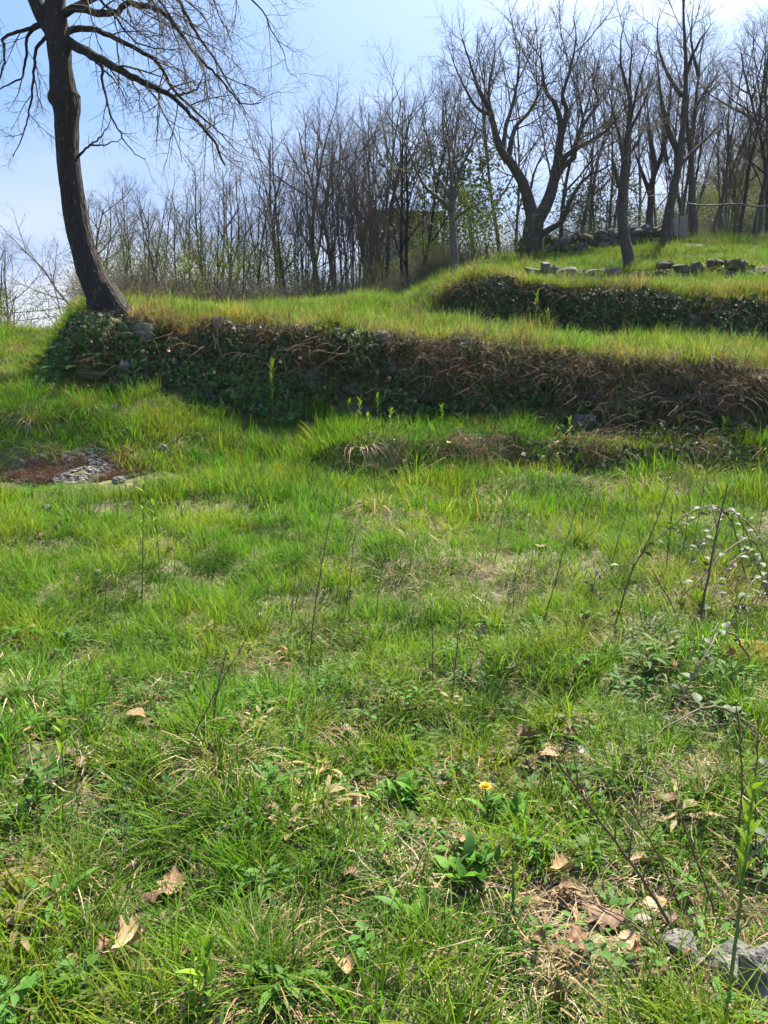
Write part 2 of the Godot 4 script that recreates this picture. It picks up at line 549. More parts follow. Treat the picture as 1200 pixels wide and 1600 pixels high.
func walls() -> void:
	for k in 8: stones.append(stone_mesh(k + 1))
	wall_of_stones("dry_stone_wall", "long dry stone terrace wall overgrown with ivy, right of the leaning tree", -4.2, 7.0, 5, 0.22, face1, [M.stone_dark, M.stone_moss, M.stone_dark], 0.3)
	wall_of_stones("dry_stone_wall", "middle terrace wall hidden under a curtain of dark ivy on the right", 1.0, 9.0, 4, 0.22, face2, [M.stone_dark, M.stone_moss], 0.3)
	wall_of_stones("dry_stone_wall", "low broken line of bare grey stones on the upper terrace", 2.9, 4.95, 3, 0.22, face3, [M.stone_mid, M.stone_dark, M.stone_mid])
	wall_of_stones("dry_stone_wall", "low row of grey stones on the right of the slanting young tree", 5.6, 9.8, 2, 0.22, face3, [M.stone_mid, M.stone_dark, M.stone_moss], 0.15)
	wall_of_stones("dry_stone_wall", "dark mossy stone footing below the wire fence by the spreading oak", 4.4, 7.9, 3, 0.24, face4, [M.stone_dark, M.stone_moss])
	# single pale stones that stick out of the ivy
	var pale := [[-3.25, 0.80, 0.34, "grey stone showing through ivy under the leaning tree"], [-3.45, 0.25, 0.26, "small pale stone low in the ivy bank under the leaning tree"], [-0.02, 0.93, 0.30, "grey weathered block at the top edge of the ivy wall"], [2.5, 0.16, 0.30, "whitish stone at the foot of the ivy wall"], [-1.75, 0.9, 0.2, "flat pale stone at the wall's top under dry weeds"]]
	for s in pale:
		var p := face1(s[0], s[1])
		var o := part("pale_stone", stones[rng.randi() % 8], M.stone_mid)
		o.position = p + Vector3(0, 0, 0.13)
		o.rotation = Vector3(R(-0.3, 0.3), R(0, 6), R(-0.5, 0.5))
		o.scale = Vector3(s[2], s[2] * 0.8, s[2] * 0.8)
		tag(o, s[3], "stone")
	# ivy
	var lb := MB.new()
	var pts := [Vector2(0, -0.15), Vector2(0.42, -0.28), Vector2(0.30, 0.12), Vector2(0.55, 0.38), Vector2(0.20, 0.45), Vector2(0, 1.0), Vector2(-0.20, 0.45), Vector2(-0.55, 0.38), Vector2(-0.30, 0.12), Vector2(-0.42, -0.28)]
	var ctr := Vector3(0, 0.2, 0.06)
	for k in pts.size():
		var a: Vector2 = pts[k]
		var e: Vector2 = pts[(k + 1) % pts.size()]
		lb.tri(ctr, Vector3(a.x, a.y, -absf(a.x) * 0.2), Vector3(e.x, e.y, -absf(e.x) * 0.2), Color.WHITE)
	ivy_leaf = lb.done()
	var xf := []
	var cols := []
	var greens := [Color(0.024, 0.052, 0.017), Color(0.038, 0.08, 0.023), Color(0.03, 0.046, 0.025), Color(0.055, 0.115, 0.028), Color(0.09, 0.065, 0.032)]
	for spec in [[0, -4.55, 7.2, 17500], [1, 1.0, 9.4, 10000], [2, 1.6, 5.2, 600], [3, 2.0, 6.5, 1400]]:
		for k in spec[3]:
			var x := R(spec[1], spec[2])
			var f := rng.randf()
			var c := nf.get_noise_2d(x * 70.0 + spec[0] * 500.0, f * 60.0)
			if spec[0] == 0 and c < -0.24 and rng.randf() < 0.85: continue
			if spec[0] == 1 and f > 0.93: continue
			if spec[0] == 1 and x < 2.2 and rng.randf() < 0.6: continue
			if spec[0] == 0 and x > 0.6 and f > 0.45 and rng.randf() < 0.6: continue
			var p := face1(x, f) if spec[0] == 0 else face2(x, f) if spec[0] == 1 else face0(x, f) if spec[0] == 2 else on(x, lerpf(9.05, 9.85, f), 0.06)
			if spec[0] == 3 and c < -0.05: continue
			var bulge := 0.17 + 0.24 * c + 0.06 * R(-1, 1)
			p += Vector3(R(-0.03, 0.03), R(-0.03, 0.03), bulge) if spec[0] < 3 else Vector3(0, R(0.0, 0.14), 0)
			var s := R(0.018, 0.05) if rng.randf() < 0.75 else R(0.05, 0.085)
			var bs := Basis(Vector3.UP, R(-0.9, 0.9)) * Basis(Vector3.RIGHT, R(-0.9, 0.35)) * Basis(Vector3.BACK, PI + R(-1.2, 1.2))
			xf.append(Transform3D(bs.scaled(Vector3(s, s, s)), p))
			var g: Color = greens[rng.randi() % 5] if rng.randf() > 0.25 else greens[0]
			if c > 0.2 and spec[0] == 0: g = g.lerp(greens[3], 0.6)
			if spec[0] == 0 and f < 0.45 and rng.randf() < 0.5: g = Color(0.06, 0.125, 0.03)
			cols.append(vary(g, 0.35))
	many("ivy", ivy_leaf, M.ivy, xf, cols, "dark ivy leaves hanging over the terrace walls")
	# dry grass that hangs over the edges
	var dm := [drape_mesh(11, 30, 0.16, 0.42), drape_mesh(12, 30, 0.2, 0.6), drape_mesh(13, 34, 0.2, 0.3)]
	rng.seed = 99
	var drapes := mass("hanging_dead_grass", "dry brown grass hanging over the edges of the terrace walls")
	for kind in 3:
		xf = []
		cols = []
		for k in 170:
			var which := rng.randi() % 10
			var x := R(-3.6, 6.6)
			var p: Vector3
			var dead := Color(0.20, 0.155, 0.105)
			var size := R(0.5, 1.15)
			if which < 7:
				var f := R(0.62, 1.0)
				if x < 0.4:
					if rng.randf() < 0.45: continue
					size *= 0.75
					f = R(0.8, 1.0)
				elif rng.randf() < 0.3:
					f = R(0.3, 0.7)
				if rng.randf() < 0.3: dead = Color(0.30, 0.24, 0.15)
				p = face1(x, f) + Vector3(0, 0.03, 0.12)
				if x > -3.0 and x < -1.5 and rng.randf() < 0.6:
					dead = Color(0.25, 0.13, 0.075)
			elif which < 8:
				x = R(-0.6, 4.6)
				if nf.get_noise_2d(x * 80.0, 5.0) < -0.1: continue
				p = face0(x, R(0.3, 1.0)) + Vector3(0, 0.02, 0.06)
				size *= 0.75
				dead = Color(0.24, 0.17, 0.10)
			else:
				x = R(1.0, 8.5)
				if x > 2.4 and rng.randf() < 0.5: continue
				p = face2(x, R(0.7, 1.0)) + Vector3(0, 0.03, 0.08)
				size *= 0.8
				dead = Color(0.19, 0.15, 0.085)
			xf.append(Transform3D((Basis(Vector3.UP, R(-1.1, 1.1)) * Basis(Vector3.BACK, R(-0.8, 0.8))).scaled(Vector3(size, size, size)), p))
			cols.append(vary(dead, 0.5))
		many("stalks", dm[kind], M.straw, xf, cols, "", drapes)
	# dead leaves caught in the ivy and on the ledges
	var lq := MB.new()
	lq.quad(Vector3(-0.5, 0, 0), Vector3(0, 0.12, 0.45), Vector3(0.5, 0.02, 0.05), Vector3(0.05, 0.1, -0.45), Color.WHITE)
	lq.quad(Vector3(-0.2, 0.1, 0.2), Vector3(0.0, 0.2, 0.6), Vector3(0.35, 0.15, 0.3), Vector3(0.1, 0.1, 0.0), Color.WHITE)
	xf = []
	cols = []
	for k in 900:
		var x := R(-4.3, 6.5)
		var p := face1(x, R(0.0, 1.0)) if k < 620 else face0(R(-0.6, 4.6), rng.randf()) if k < 690 else face2(R(1.0, 8.5), rng.randf())
		p += Vector3(0, 0.02, R(0.05, 0.24))
		var s := R(0.03, 0.075)
		xf.append(Transform3D(Basis.from_euler(rv(1.2)).scaled(Vector3(s, s, s)), p))
		cols.append(vary(Color(0.27, 0.165, 0.10) if rng.randf() < 0.7 else Color(0.28, 0.2, 0.13), 0.35))
	many("leaf_litter", lq.done(), M.dead_leaf, xf, cols, "brown dead leaves caught in the ivy of the walls and ledges")
	var tw := MB.new()
	for k in 16:
		var p := Vector3(R(-0.4, 0.4), R(-0.1, 0.1), 0)
		var dr := Vector3(R(-1, 1), R(0.2, 1.0), R(0.2, 0.9)).normalized()
		var pts2 := PackedVector3Array([p]); var rs := PackedFloat32Array([0.0034])
		for i in 6:
			p += dr * R(0.08, 0.14)
			dr = (dr + rv(0.55) + Vector3(0, -0.28, -0.03)).normalized()
			pts2.append(p); rs.append(0.0032 - 0.0003 * i)
		tw.tube(pts2, rs, 3, vary(Color(0.85, 0.75, 0.65), 0.3))
	xf = []
	cols = []
	for k in 150:
		var x := R(-3.8, 6.5)
		if x < 0.3 and rng.randf() < 0.4: continue
		var p := face1(x, R(0.15, 1.0)) if k < 95 else face0(R(-0.4, 4.8), rng.randf()) if k < 110 else on(R(2.2, 6.0), R(9.1, 9.8)) if k < 130 else face2(R(1.0, 8.5), R(0.4, 1.0))
		var s := R(0.5, 1.2)
		xf.append(Transform3D(Basis(Vector3.UP, R(-0.8, 0.8)).scaled(Vector3(s, s, s)), p + Vector3(0, 0, 0.06)))
		cols.append(vary(Color(0.19, 0.15, 0.115), 0.4))
	many("bramble_tangle", tw.done(), M.straw, xf, cols, "dead bramble canes tangled over the terrace walls")

# ---------------------------------------------------------------- trees
func grow(out: Array, p: Vector3, dir: Vector3, length: float, r: float, lvl: int, P: Dictionary) -> void:
	var n := clampi(int(length / P.step[lvl]), 2, 12)
	var pts := PackedVector3Array([p])
	var rad := PackedFloat32Array([r])
	var d := dir
	var last: int = P.levels
	for i in n:
		d = (d + rv(P.wob[lvl]) + Vector3(0, P.up[lvl], 0)).normalized()
		pts.append(pts[i] + d * length / n)
		rad.append(maxf(r * lerpf(1.0, P.tip[lvl], (i + 1.0) / n), 0.0013))
	var b: MB = out[mini(lvl, out.size() - 1)]
	b.tube(pts, rad, P.sides[lvl], Color.WHITE, 1.0)
	if lvl < last:
		sprout(out, pts, rad, length, lvl, P)

func sprout(out: Array, pts: PackedVector3Array, rad: PackedFloat32Array, length: float, lvl: int, P: Dictionary) -> void:
	var cnt: int = P.n[lvl]
	if cnt == 0: return
	var m := pts.size() - 1
	var az := R(0, TAU)
	for k in cnt:
		var t := clampf(lerpf(P.from[lvl], 1.0, (k + R(0.1, 0.9)) / cnt), 0.0, 0.999)
		var i := int(t * m)
		var f := t * m - i
		var q := pts[i].lerp(pts[i + 1], f)
		var dd := (pts[i + 1] - pts[i]).normalized()
		az += 2.4 + R(-0.5, 0.5)
		var side := dd.cross(Vector3.RIGHT if absf(dd.x) < 0.8 else Vector3.UP).normalized().rotated(dd, az)
		var ang := deg_to_rad(P.ang[lvl] + R(-14, 14))
		var nd := (dd * cos(ang) + side * sin(ang)).normalized()
		var L: float = length * P.len[lvl] * (1.2 - P.fall[lvl] * t) * R(0.7, 1.25)
		var rr: float = minf(minf(lerpf(rad[i], rad[i + 1], f) * 0.8, rad[0] * P.rr[lvl] * R(0.75, 1.15)), L * (0.022 if lvl == 0 else 0.013) + 0.0015)
		grow(out, q, nd, L, rr, lvl + 1, P)

func style(kind: String) -> Dictionary:
	var P := {"levels": 4, "step": [0.5, 0.35, 0.25, 0.2, 0.14], "wob": [0.07, 0.14, 0.2, 0.26, 0.3], "up": [0.06, 0.07, 0.06, 0.05, 0.04], "tip": [0.2, 0.25, 0.3, 0.4, 0.5],
		"sides": [7, 5, 4, 3, 3], "n": [11, 7, 6, 4, 0], "from": [0.3, 0.2, 0.15, 0.15, 0], "ang": [42, 42, 42, 40, 0], "len": [0.42, 0.5, 0.5, 0.5, 0], "fall": [0.75, 0.6, 0.6, 0.5, 0], "rr": [0.42, 0.5, 0.5, 0.6, 0]}
	match kind:
		"slim":
			P.n = [11, 5, 4, 3, 0]; P.ang = [33, 36, 40, 40, 0]; P.from = [0.22, 0.2, 0.15, 0.15, 0]; P.len = [0.34, 0.5, 0.5, 0.55, 0]
		"spread":
			P.n = [8, 6, 5, 4, 0]; P.ang = [42, 40, 40, 40, 0]; P.from = [0.35, 0.25, 0.15, 0.15, 0]; P.len = [0.55, 0.5, 0.5, 0.5, 0]; P.wob = [0.1, 0.15, 0.18, 0.22, 0.3]; P.up = [0.06, 0.11, 0.09, 0.07, 0.04]
		"rod":
			P.n = [9, 5, 4, 0, 0]; P.levels = 3; P.ang = [22, 28, 35, 40, 0]; P.from = [0.3, 0.2, 0.1, 0.1, 0]; P.len = [0.36, 0.5, 0.55, 0.5, 0]; P.wob = [0.06, 0.1, 0.2, 0.3, 0.3]
		"oak":
			P.n = [0, 6, 7, 5, 4]; P.levels = 4; P.ang = [45, 42, 42, 42, 42]; P.wob = [0.1, 0.18, 0.2, 0.22, 0.24]; P.from = [0.3, 0.2, 0.15, 0.15, 0]; P.len = [0.5, 0.5, 0.5, 0.55, 0.5]
	return P

func bare_tree(called: String, kind: String, height: float, r: float, s: int, bark: Material, stems := 1) -> Node3D:
	# built once at the origin; copies of it are placed afterwards
	rng.seed = s
	var P := style(kind)
	var t := Node3D.new()
	t.name = called
	var twigs := MB.new()
	var limbs := MB.new()
	for k in stems:
		var b := MB.new()
		var out := [b, limbs, twigs]
		var dir := Vector3(R(-0.08, 0.08), 1, R(-0.08, 0.08)).normalized()
		var p := Vector3.ZERO
		if stems > 1:
			var a := TAU * k / stems + R(-0.4, 0.4)
			p = Vector3(cos(a), 0, sin(a)) * R(0.05, 0.25)
			dir = Vector3(cos(a) * R(0.06, 0.32), 1, sin(a) * R(0.06, 0.32)).normalized()
		grow(out, p - dir * 0.2, dir, height * R(0.8, 1.0) if stems > 1 else height * 0.95, r * (R(0.6, 1.0) if stems > 1 else 1.0), 0, P)
		part("trunk", b.done(), bark, t)
	part("branch", limbs.done(), bark, t, "stuff")
	part("twigs", twigs.done(), M.twig, t, "stuff")
	return t

func crown_mesh(s: int, n: int, size: Vector3, leaf: float, clumps: int, droop := 0.0) -> ArrayMesh:
	rng.seed = s
	var b := MB.new()
	var cs := []
	for k in clumps:
		var q := rv().normalized() * pow(rng.randf(), 0.4)
		cs.append(Vector3(q.x * size.x, q.y * size.y, q.z * size.z))
	for k in n:
		var c: Vector3 = cs[rng.randi() % clumps]
		var p := c + rv().normalized() * pow(rng.randf(), 0.5) * size.length() * 0.2
		var a := rv().normalized() * leaf * R(0.6, 1.2)
		var e := a.cross(rv()).normalized() * leaf * R(0.25, 0.4)
		var col := vary(Color(0.9, 0.9, 0.9), 0.3)
		b.quad(p - a, p + e, p + a, p - e, col)
	return b.done()

func line_limb(pts: PackedVector3Array, r0: float, r1: float, fine := 4, wob := 0.012) -> Array:
	# a smooth limb through the given points: [points, radii]
	var cv := Curve3D.new()
	for i in pts.size():
		var tg := (pts[mini(i + 1, pts.size() - 1)] - pts[maxi(i - 1, 0)]) * 0.18
		cv.add_point(pts[i], -tg, tg)
	var n := pts.size() * fine
	var L := cv.get_baked_length()
	var q := PackedVector3Array(); var rr := PackedFloat32Array()
	for i in n + 1:
		q.append(cv.sample_baked(L * i / n, true) + (rv(wob) if i > 0 and i < n else Vector3.ZERO))
		rr.append(lerpf(r0, r1, pow(float(i) / n, 0.8)))
	return [q, rr, L]

# limbs as offsets from the tree's base, in metres: [radius at its root, radius at its tip, points...]
const LEAN_AT := [-4.0, -11.6, 3.0]
const LEAN_TRUNKS := [[0.15, -0.45, 0.0, 0.377, 0.04, -0.07, 0.0, 0.292, -0.09, 0.34, 0.0, 0.195, -0.23, 0.75, 0.0, 0.169, -0.35, 1.29, 0.0, 0.161, -0.41, 1.81, 0.0, 0.153, -0.44, 2.29, 0.0, 0.148, -0.44, 2.67, 0.0, 0.153, -0.43, 2.88, 0.0, 0.178, -0.45, 2.99, 0.0, 0.208, -0.46, 3.13, 0.0, 0.169, -0.48, 3.43, 0.0, 0.148, -0.49, 3.7, 0.0, 0.153, -0.52, 3.91, 0.0, 0.161, -0.52, 4.18, 0.0, 0.127, -0.45, 4.58, 0.0, 0.11, -0.35, 5.15, 0.0, 0.085, -0.36, 5.87, 0.0, 0.042],
	[-0.52, 3.75, 0.0, 0.094, -0.67, 4.01, 0.0, 0.104, -0.79, 4.26, 0.0, 0.094, -0.92, 4.62, 0.0, 0.104, -1.04, 5.15, 0.0, 0.075, -1.18, 5.79, 0.0, 0.028]]
const LEAN_LIMBS := [[0.075, 0.012, -0.42, 3.76, 0.0, -0.18, 3.6, 0.07, 0.19, 3.4, 0.14, 0.64, 3.14, 0.21, 1.09, 2.91, 0.29, 1.4, 2.61, 0.36, 1.67, 2.32, 0.43, 1.86, 1.94, 0.5],
	[0.05, 0.006, -0.43, 3.81, -0.0, -0.21, 3.92, -0.05, 0.13, 3.87, -0.1, 0.55, 3.68, -0.15, 0.76, 3.58, -0.2, 0.96, 3.28, -0.25, 1.12, 3.08, -0.3, 1.51, 2.75, -0.35, 1.88, 2.39, -0.4],
	[0.06, 0.006, -0.45, 4.03, 0.0, -0.21, 4.14, 0.04, 0.06, 4.06, 0.07, 0.38, 4.06, 0.11, 0.5, 4.15, 0.15, 0.75, 4.1, 0.18, 1.02, 3.99, 0.22, 1.24, 3.73, 0.25, 1.5, 3.39, 0.29, 1.8, 3.09, 0.33, 2.06, 2.79, 0.36, 2.35, 2.78, 0.4],
	[0.055, 0.006, -0.47, 4.08, -0.0, -0.12, 4.28, -0.09, 0.17, 4.47, -0.17, 0.6, 4.64, -0.26, 1.02, 4.51, -0.35, 1.25, 4.13, -0.44, 1.5, 3.78, -0.52, 1.75, 3.38, -0.61, 1.96, 3.01, -0.7],
	[0.035, 0.006, -0.63, 3.96, 0.0, -0.87, 3.87, 0.06, -1.0, 3.79, 0.12, -1.18, 3.68, 0.18, -1.14, 3.41, 0.24, -1.29, 2.9, 0.3],
	[0.03, 0.005, -0.6, 3.96, -0.0, -0.92, 3.87, -0.06, -1.01, 3.56, -0.12, -1.11, 3.32, -0.18, -1.45, 3.2, -0.24, -1.72, 2.99, -0.3],
	[0.028, 0.005, -0.57, 3.85, 0.0, -0.69, 3.69, 0.07, -0.77, 3.5, 0.13, -0.79, 3.1, 0.2, -0.81, 2.83, 0.27, -0.89, 2.43, 0.33, -1.03, 2.08, 0.4],
	[0.024, 0.005, 0.09, 3.49, 0.0, 0.11, 3.2, 0.05, 0.16, 2.97, 0.1, 0.23, 2.69, 0.15, 0.39, 2.43, 0.2, 0.53, 2.21, 0.25, 0.74, 2.08, 0.3],
	[0.022, 0.005, -0.36, 2.16, 0.0, -0.23, 2.23, 0.05, -0.09, 2.32, 0.1, 0.15, 2.32, 0.15, 0.39, 2.38, 0.2],
	[0.016, 0.004, -0.13, 2.35, 0.0, 0.1, 2.51, 0.05, 0.21, 2.69, 0.1],
	[0.024, 0.003, 0.85, 4.5, 0.0, 1.65, 4.56, 0.05, 2.26, 4.17, 0.1, 2.48, 3.78, 0.15, 2.63, 3.51, 0.2, 2.68, 3.28, 0.25, 2.83, 3.13, 0.3],
	[0.04, 0.006, -0.81, 4.3, -0.0, -0.95, 4.55, -0.1, -1.35, 4.52, -0.2, -1.6, 4.15, -0.3, -1.77, 3.68, -0.4],
	[0.024, 0.005, -0.12, 4.5, 0.0, 0.12, 4.24, 0.04, 0.41, 3.89, 0.08, 0.55, 3.71, 0.12, 0.82, 3.57, 0.16, 1.26, 3.53, 0.2],
	[0.022, 0.006, 1.08, 3.01, -0.0, 1.22, 3.07, -0.07, 1.37, 3.16, -0.13, 1.45, 3.39, -0.2],
	[0.02, 0.005, -0.25, 3.63, 0.0, 0.06, 3.38, 0.15, 0.3, 3.14, 0.3, 0.49, 2.92, 0.45, 0.61, 2.62, 0.6],
	[0.035, 0.005, -0.43, 4.34, -0.0, -0.14, 4.71, -0.08, 0.37, 4.83, -0.17, 0.96, 4.84, -0.25, 1.47, 4.59, -0.33, 1.67, 4.2, -0.42, 1.83, 3.9, -0.5],
	[0.05, 0.01, -0.4, 5.07, 0.0, 0.07, 5.39, 0.4, 0.63, 5.44, 0.8, 1.38, 5.33, 1.2],
	[0.05, 0.01, -0.37, 4.99, -0.0, -0.91, 5.99, -0.6, -1.02, 7.14, -1.2],
	[0.04, 0.01, -1.08, 5.23, 0.0, -1.31, 5.17, 0.5, -1.63, 4.8, 1.0],
	[0.05, 0.008, -0.48, 4.26, 0.0, -0.14, 4.46, 0.4, 0.42, 4.4, 0.8, 1.09, 3.82, 1.2, 1.64, 3.05, 1.6]]
const OAK_AT := [4.34, -24.0, 6.17]
const OAK_LIMBS := [[0.36, 0.27, -0.01, -0.13, 0.0, 0.0, 0.27, 0.0, 0.03, 0.64, 0.0, 0.09, 1.33, 0.0],
	[0.22, 0.008, 0.06, 1.0, 0.0, -0.21, 1.87, 0.12, -0.56, 2.45, 0.25, -0.99, 2.94, 0.38, -1.22, 3.51, 0.5, -1.37, 3.98, 0.62, -1.7, 4.44, 0.75, -1.95, 5.06, 0.88, -2.2, 5.67, 1.0],
	[0.22, 0.008, 0.09, 1.0, -0.0, 0.5, 1.74, -0.06, 0.65, 2.38, -0.12, 0.79, 3.12, -0.19, 0.82, 3.85, -0.25, 0.67, 4.41, -0.31, 0.39, 4.87, -0.38, 0.26, 5.6, -0.44, 0.23, 6.33, -0.5],
	[0.1, 0.008, 0.73, 3.01, 0.0, 0.85, 3.81, 0.13, 0.86, 4.19, 0.27, 0.7, 4.4, 0.4, 0.87, 5.03, 0.53, 0.99, 5.81, 0.67, 0.86, 6.33, 0.8],
	[0.13, 0.008, 0.47, 1.61, -0.0, 0.66, 2.19, -0.15, 0.98, 2.74, -0.3, 1.29, 3.02, -0.45, 1.35, 3.43, -0.6, 1.67, 4.12, -0.75, 2.07, 4.72, -0.9, 1.92, 5.32, -1.05, 2.05, 6.1, -1.2],
	[0.1, 0.006, 0.76, 2.58, 0.0, 0.93, 2.87, 0.2, 1.23, 3.02, 0.4, 1.8, 3.3, 0.6, 2.19, 3.66, 0.8, 2.38, 3.92, 1.0, 2.66, 4.1, 1.2],
	[0.12, 0.008, 0.07, 0.56, 0.0, 0.51, 0.82, 0.17, 0.81, 1.01, 0.33, 0.98, 1.5, 0.5, 1.37, 2.1, 0.67, 1.78, 2.28, 0.83, 2.34, 2.57, 1.0],
	[0.06, 0.006, 0.92, 1.14, 0.0, 1.19, 1.52, 0.07, 1.47, 1.6, 0.13, 1.79, 1.58, 0.2],
	[0.09, 0.006, -0.73, 2.83, -0.0, -0.51, 3.75, -0.2, -0.11, 4.21, -0.4, 0.19, 4.78, -0.6, 0.34, 5.22, -0.8, 0.43, 6.2, -1.0],
	[0.08, 0.006, -0.88, 3.01, -0.0, -0.77, 3.79, -0.32, -0.55, 4.53, -0.64, -0.33, 5.46, -0.96, -0.25, 6.5, -1.28, -0.06, 7.37, -1.6],
	[0.06, 0.006, -1.23, 4.03, 0.0, -1.69, 4.17, 0.2, -2.02, 4.57, 0.4, -2.34, 5.09, 0.6, -2.57, 5.59, 0.8],
	[0.06, 0.006, -1.35, 4.29, -0.0, -1.27, 5.01, -0.27, -1.12, 5.82, -0.53, -1.04, 6.64, -0.8],
	[0.05, 0.006, -0.11, 1.72, -0.0, 0.07, 2.49, -0.17, 0.37, 3.17, -0.33, 0.54, 3.85, -0.5]]
const YOUNG := [[50, 1.49, 17.0], [51, 5.33, 17.5], [52, 7.4, 21.5], [53, 9.21, 24.0], [54, 8.78, 27.0]]
const YOUNG_LIMBS := [[[0.098, 0.06, 0.0, -0.11, 0.0, -0.02, 0.57, 0.0, -0.07, 1.28, 0.0, -0.08, 1.62, 0.0], [0.055, 0.006, -0.07, 1.41, 0.0, -0.31, 1.62, 0.16, -0.61, 1.79, 0.32, -0.78, 1.97, 0.48, -0.98, 2.41, 0.64, -1.18, 2.78, 0.8], [0.055, 0.006, -0.08, 1.54, -0.0, -0.11, 2.26, -0.07, -0.16, 2.79, -0.15, -0.29, 3.32, -0.22, -0.16, 3.97, -0.3], [0.045, 0.006, -0.07, 1.57, 0.0, 0.05, 2.19, 0.15, 0.26, 2.58, 0.3, 0.36, 3.08, 0.45, 0.46, 3.51, 0.6], [0.045, 0.006, -0.08, 1.66, -0.0, -0.42, 2.28, -0.17, -0.52, 2.85, -0.35, -0.68, 3.42, -0.52, -0.61, 4.0, -0.7], [0.03, 0.008, -0.04, 1.28, 0.0, 0.28, 1.49, 0.17, 0.49, 1.54, 0.33, 0.72, 1.66, 0.5]],
	[[0.155, 0.006, 0.03, -0.28, -0.0, -0.09, 0.45, -0.04, -0.21, 1.12, -0.09, -0.2, 1.93, -0.13, -0.14, 2.72, -0.17, -0.09, 3.52, -0.21, -0.1, 4.18, -0.26, -0.05, 4.96, -0.3], [0.05, 0.006, -0.23, 1.5, 0.0, -0.5, 2.09, 0.2, -0.64, 2.72, 0.4], [0.045, 0.006, -0.21, 2.8, 0.0, 0.04, 3.34, 0.25, 0.14, 3.77, 0.5], [0.045, 0.006, -0.23, 2.28, -0.0, -0.39, 3.29, -0.3, -0.55, 4.18, -0.6], [0.04, 0.008, -0.16, 3.56, -0.0, -0.33, 4.41, -0.2, -0.23, 5.26, -0.4], [0.035, 0.008, -0.15, 3.05, 0.0, -0.06, 3.82, 0.3, 0.02, 4.31, 0.6]],
	[[0.16, 0.015, -0.02, -0.49, 0.0, -0.01, 0.28, 0.07, 0.09, 1.23, 0.14, 0.22, 2.16, 0.21, 0.25, 3.23, 0.29, 0.24, 4.28, 0.36, 0.1, 5.31, 0.43, -0.01, 6.32, 0.5], [0.1, 0.006, 0.3, 2.31, 0.0, -0.2, 3.08, 0.27, -0.49, 3.91, 0.53, -0.69, 4.55, 0.8], [0.07, 0.006, 0.29, 3.8, -0.0, 0.02, 4.38, -0.27, -0.21, 5.28, -0.53, -0.12, 6.19, -0.8], [0.07, 0.006, 0.34, 4.27, 0.0, 0.52, 4.91, 0.3, 0.78, 5.3, 0.6], [0.08, 0.006, 0.24, 2.04, -0.0, 1.03, 2.8, -0.3, 1.79, 3.55, -0.6]],
	[[0.16, 0.006, 0.01, -0.66, -0.0, -0.14, 0.78, -0.08, -0.23, 2.42, -0.16, -0.16, 3.52, -0.24, -0.05, 4.78, -0.32, 0.07, 5.86, -0.4], [0.08, 0.006, -0.26, 2.19, 0.0, -0.55, 3.15, 0.3, -0.64, 4.07, 0.6], [0.07, 0.006, -0.25, 3.52, -0.0, 0.33, 4.46, -0.4, 1.04, 5.01, -0.8], [0.06, 0.006, -0.18, 4.48, 0.0, -0.58, 5.33, 0.4, -0.69, 6.14, 0.8]],
	[[0.15, 0.03, 0.01, -0.17, 0.0, -0.04, 1.05, 0.06, 0.0, 2.24, 0.12, 0.26, 3.02, 0.18, 0.39, 4.18, 0.24, 0.42, 5.32, 0.3], [0.1, 0.006, -0.01, 1.77, 0.0, -0.52, 2.55, 0.4, -0.99, 3.31, 0.8], [0.1, 0.006, 0.11, 2.63, -0.0, -0.01, 4.01, -0.4, -0.04, 5.46, -0.8]]]
const YOUNG_LABELS := ["small grey tree with upswept limbs at the left end of the upper terrace", "slender slanting grey tree growing from the low stone row on the upper terrace", "tall dark tree with curved trunk beside the board panel", "straight pale grey tree just right of the tall dark curved tree", "stout grey tree forking behind the flat stone slab"]
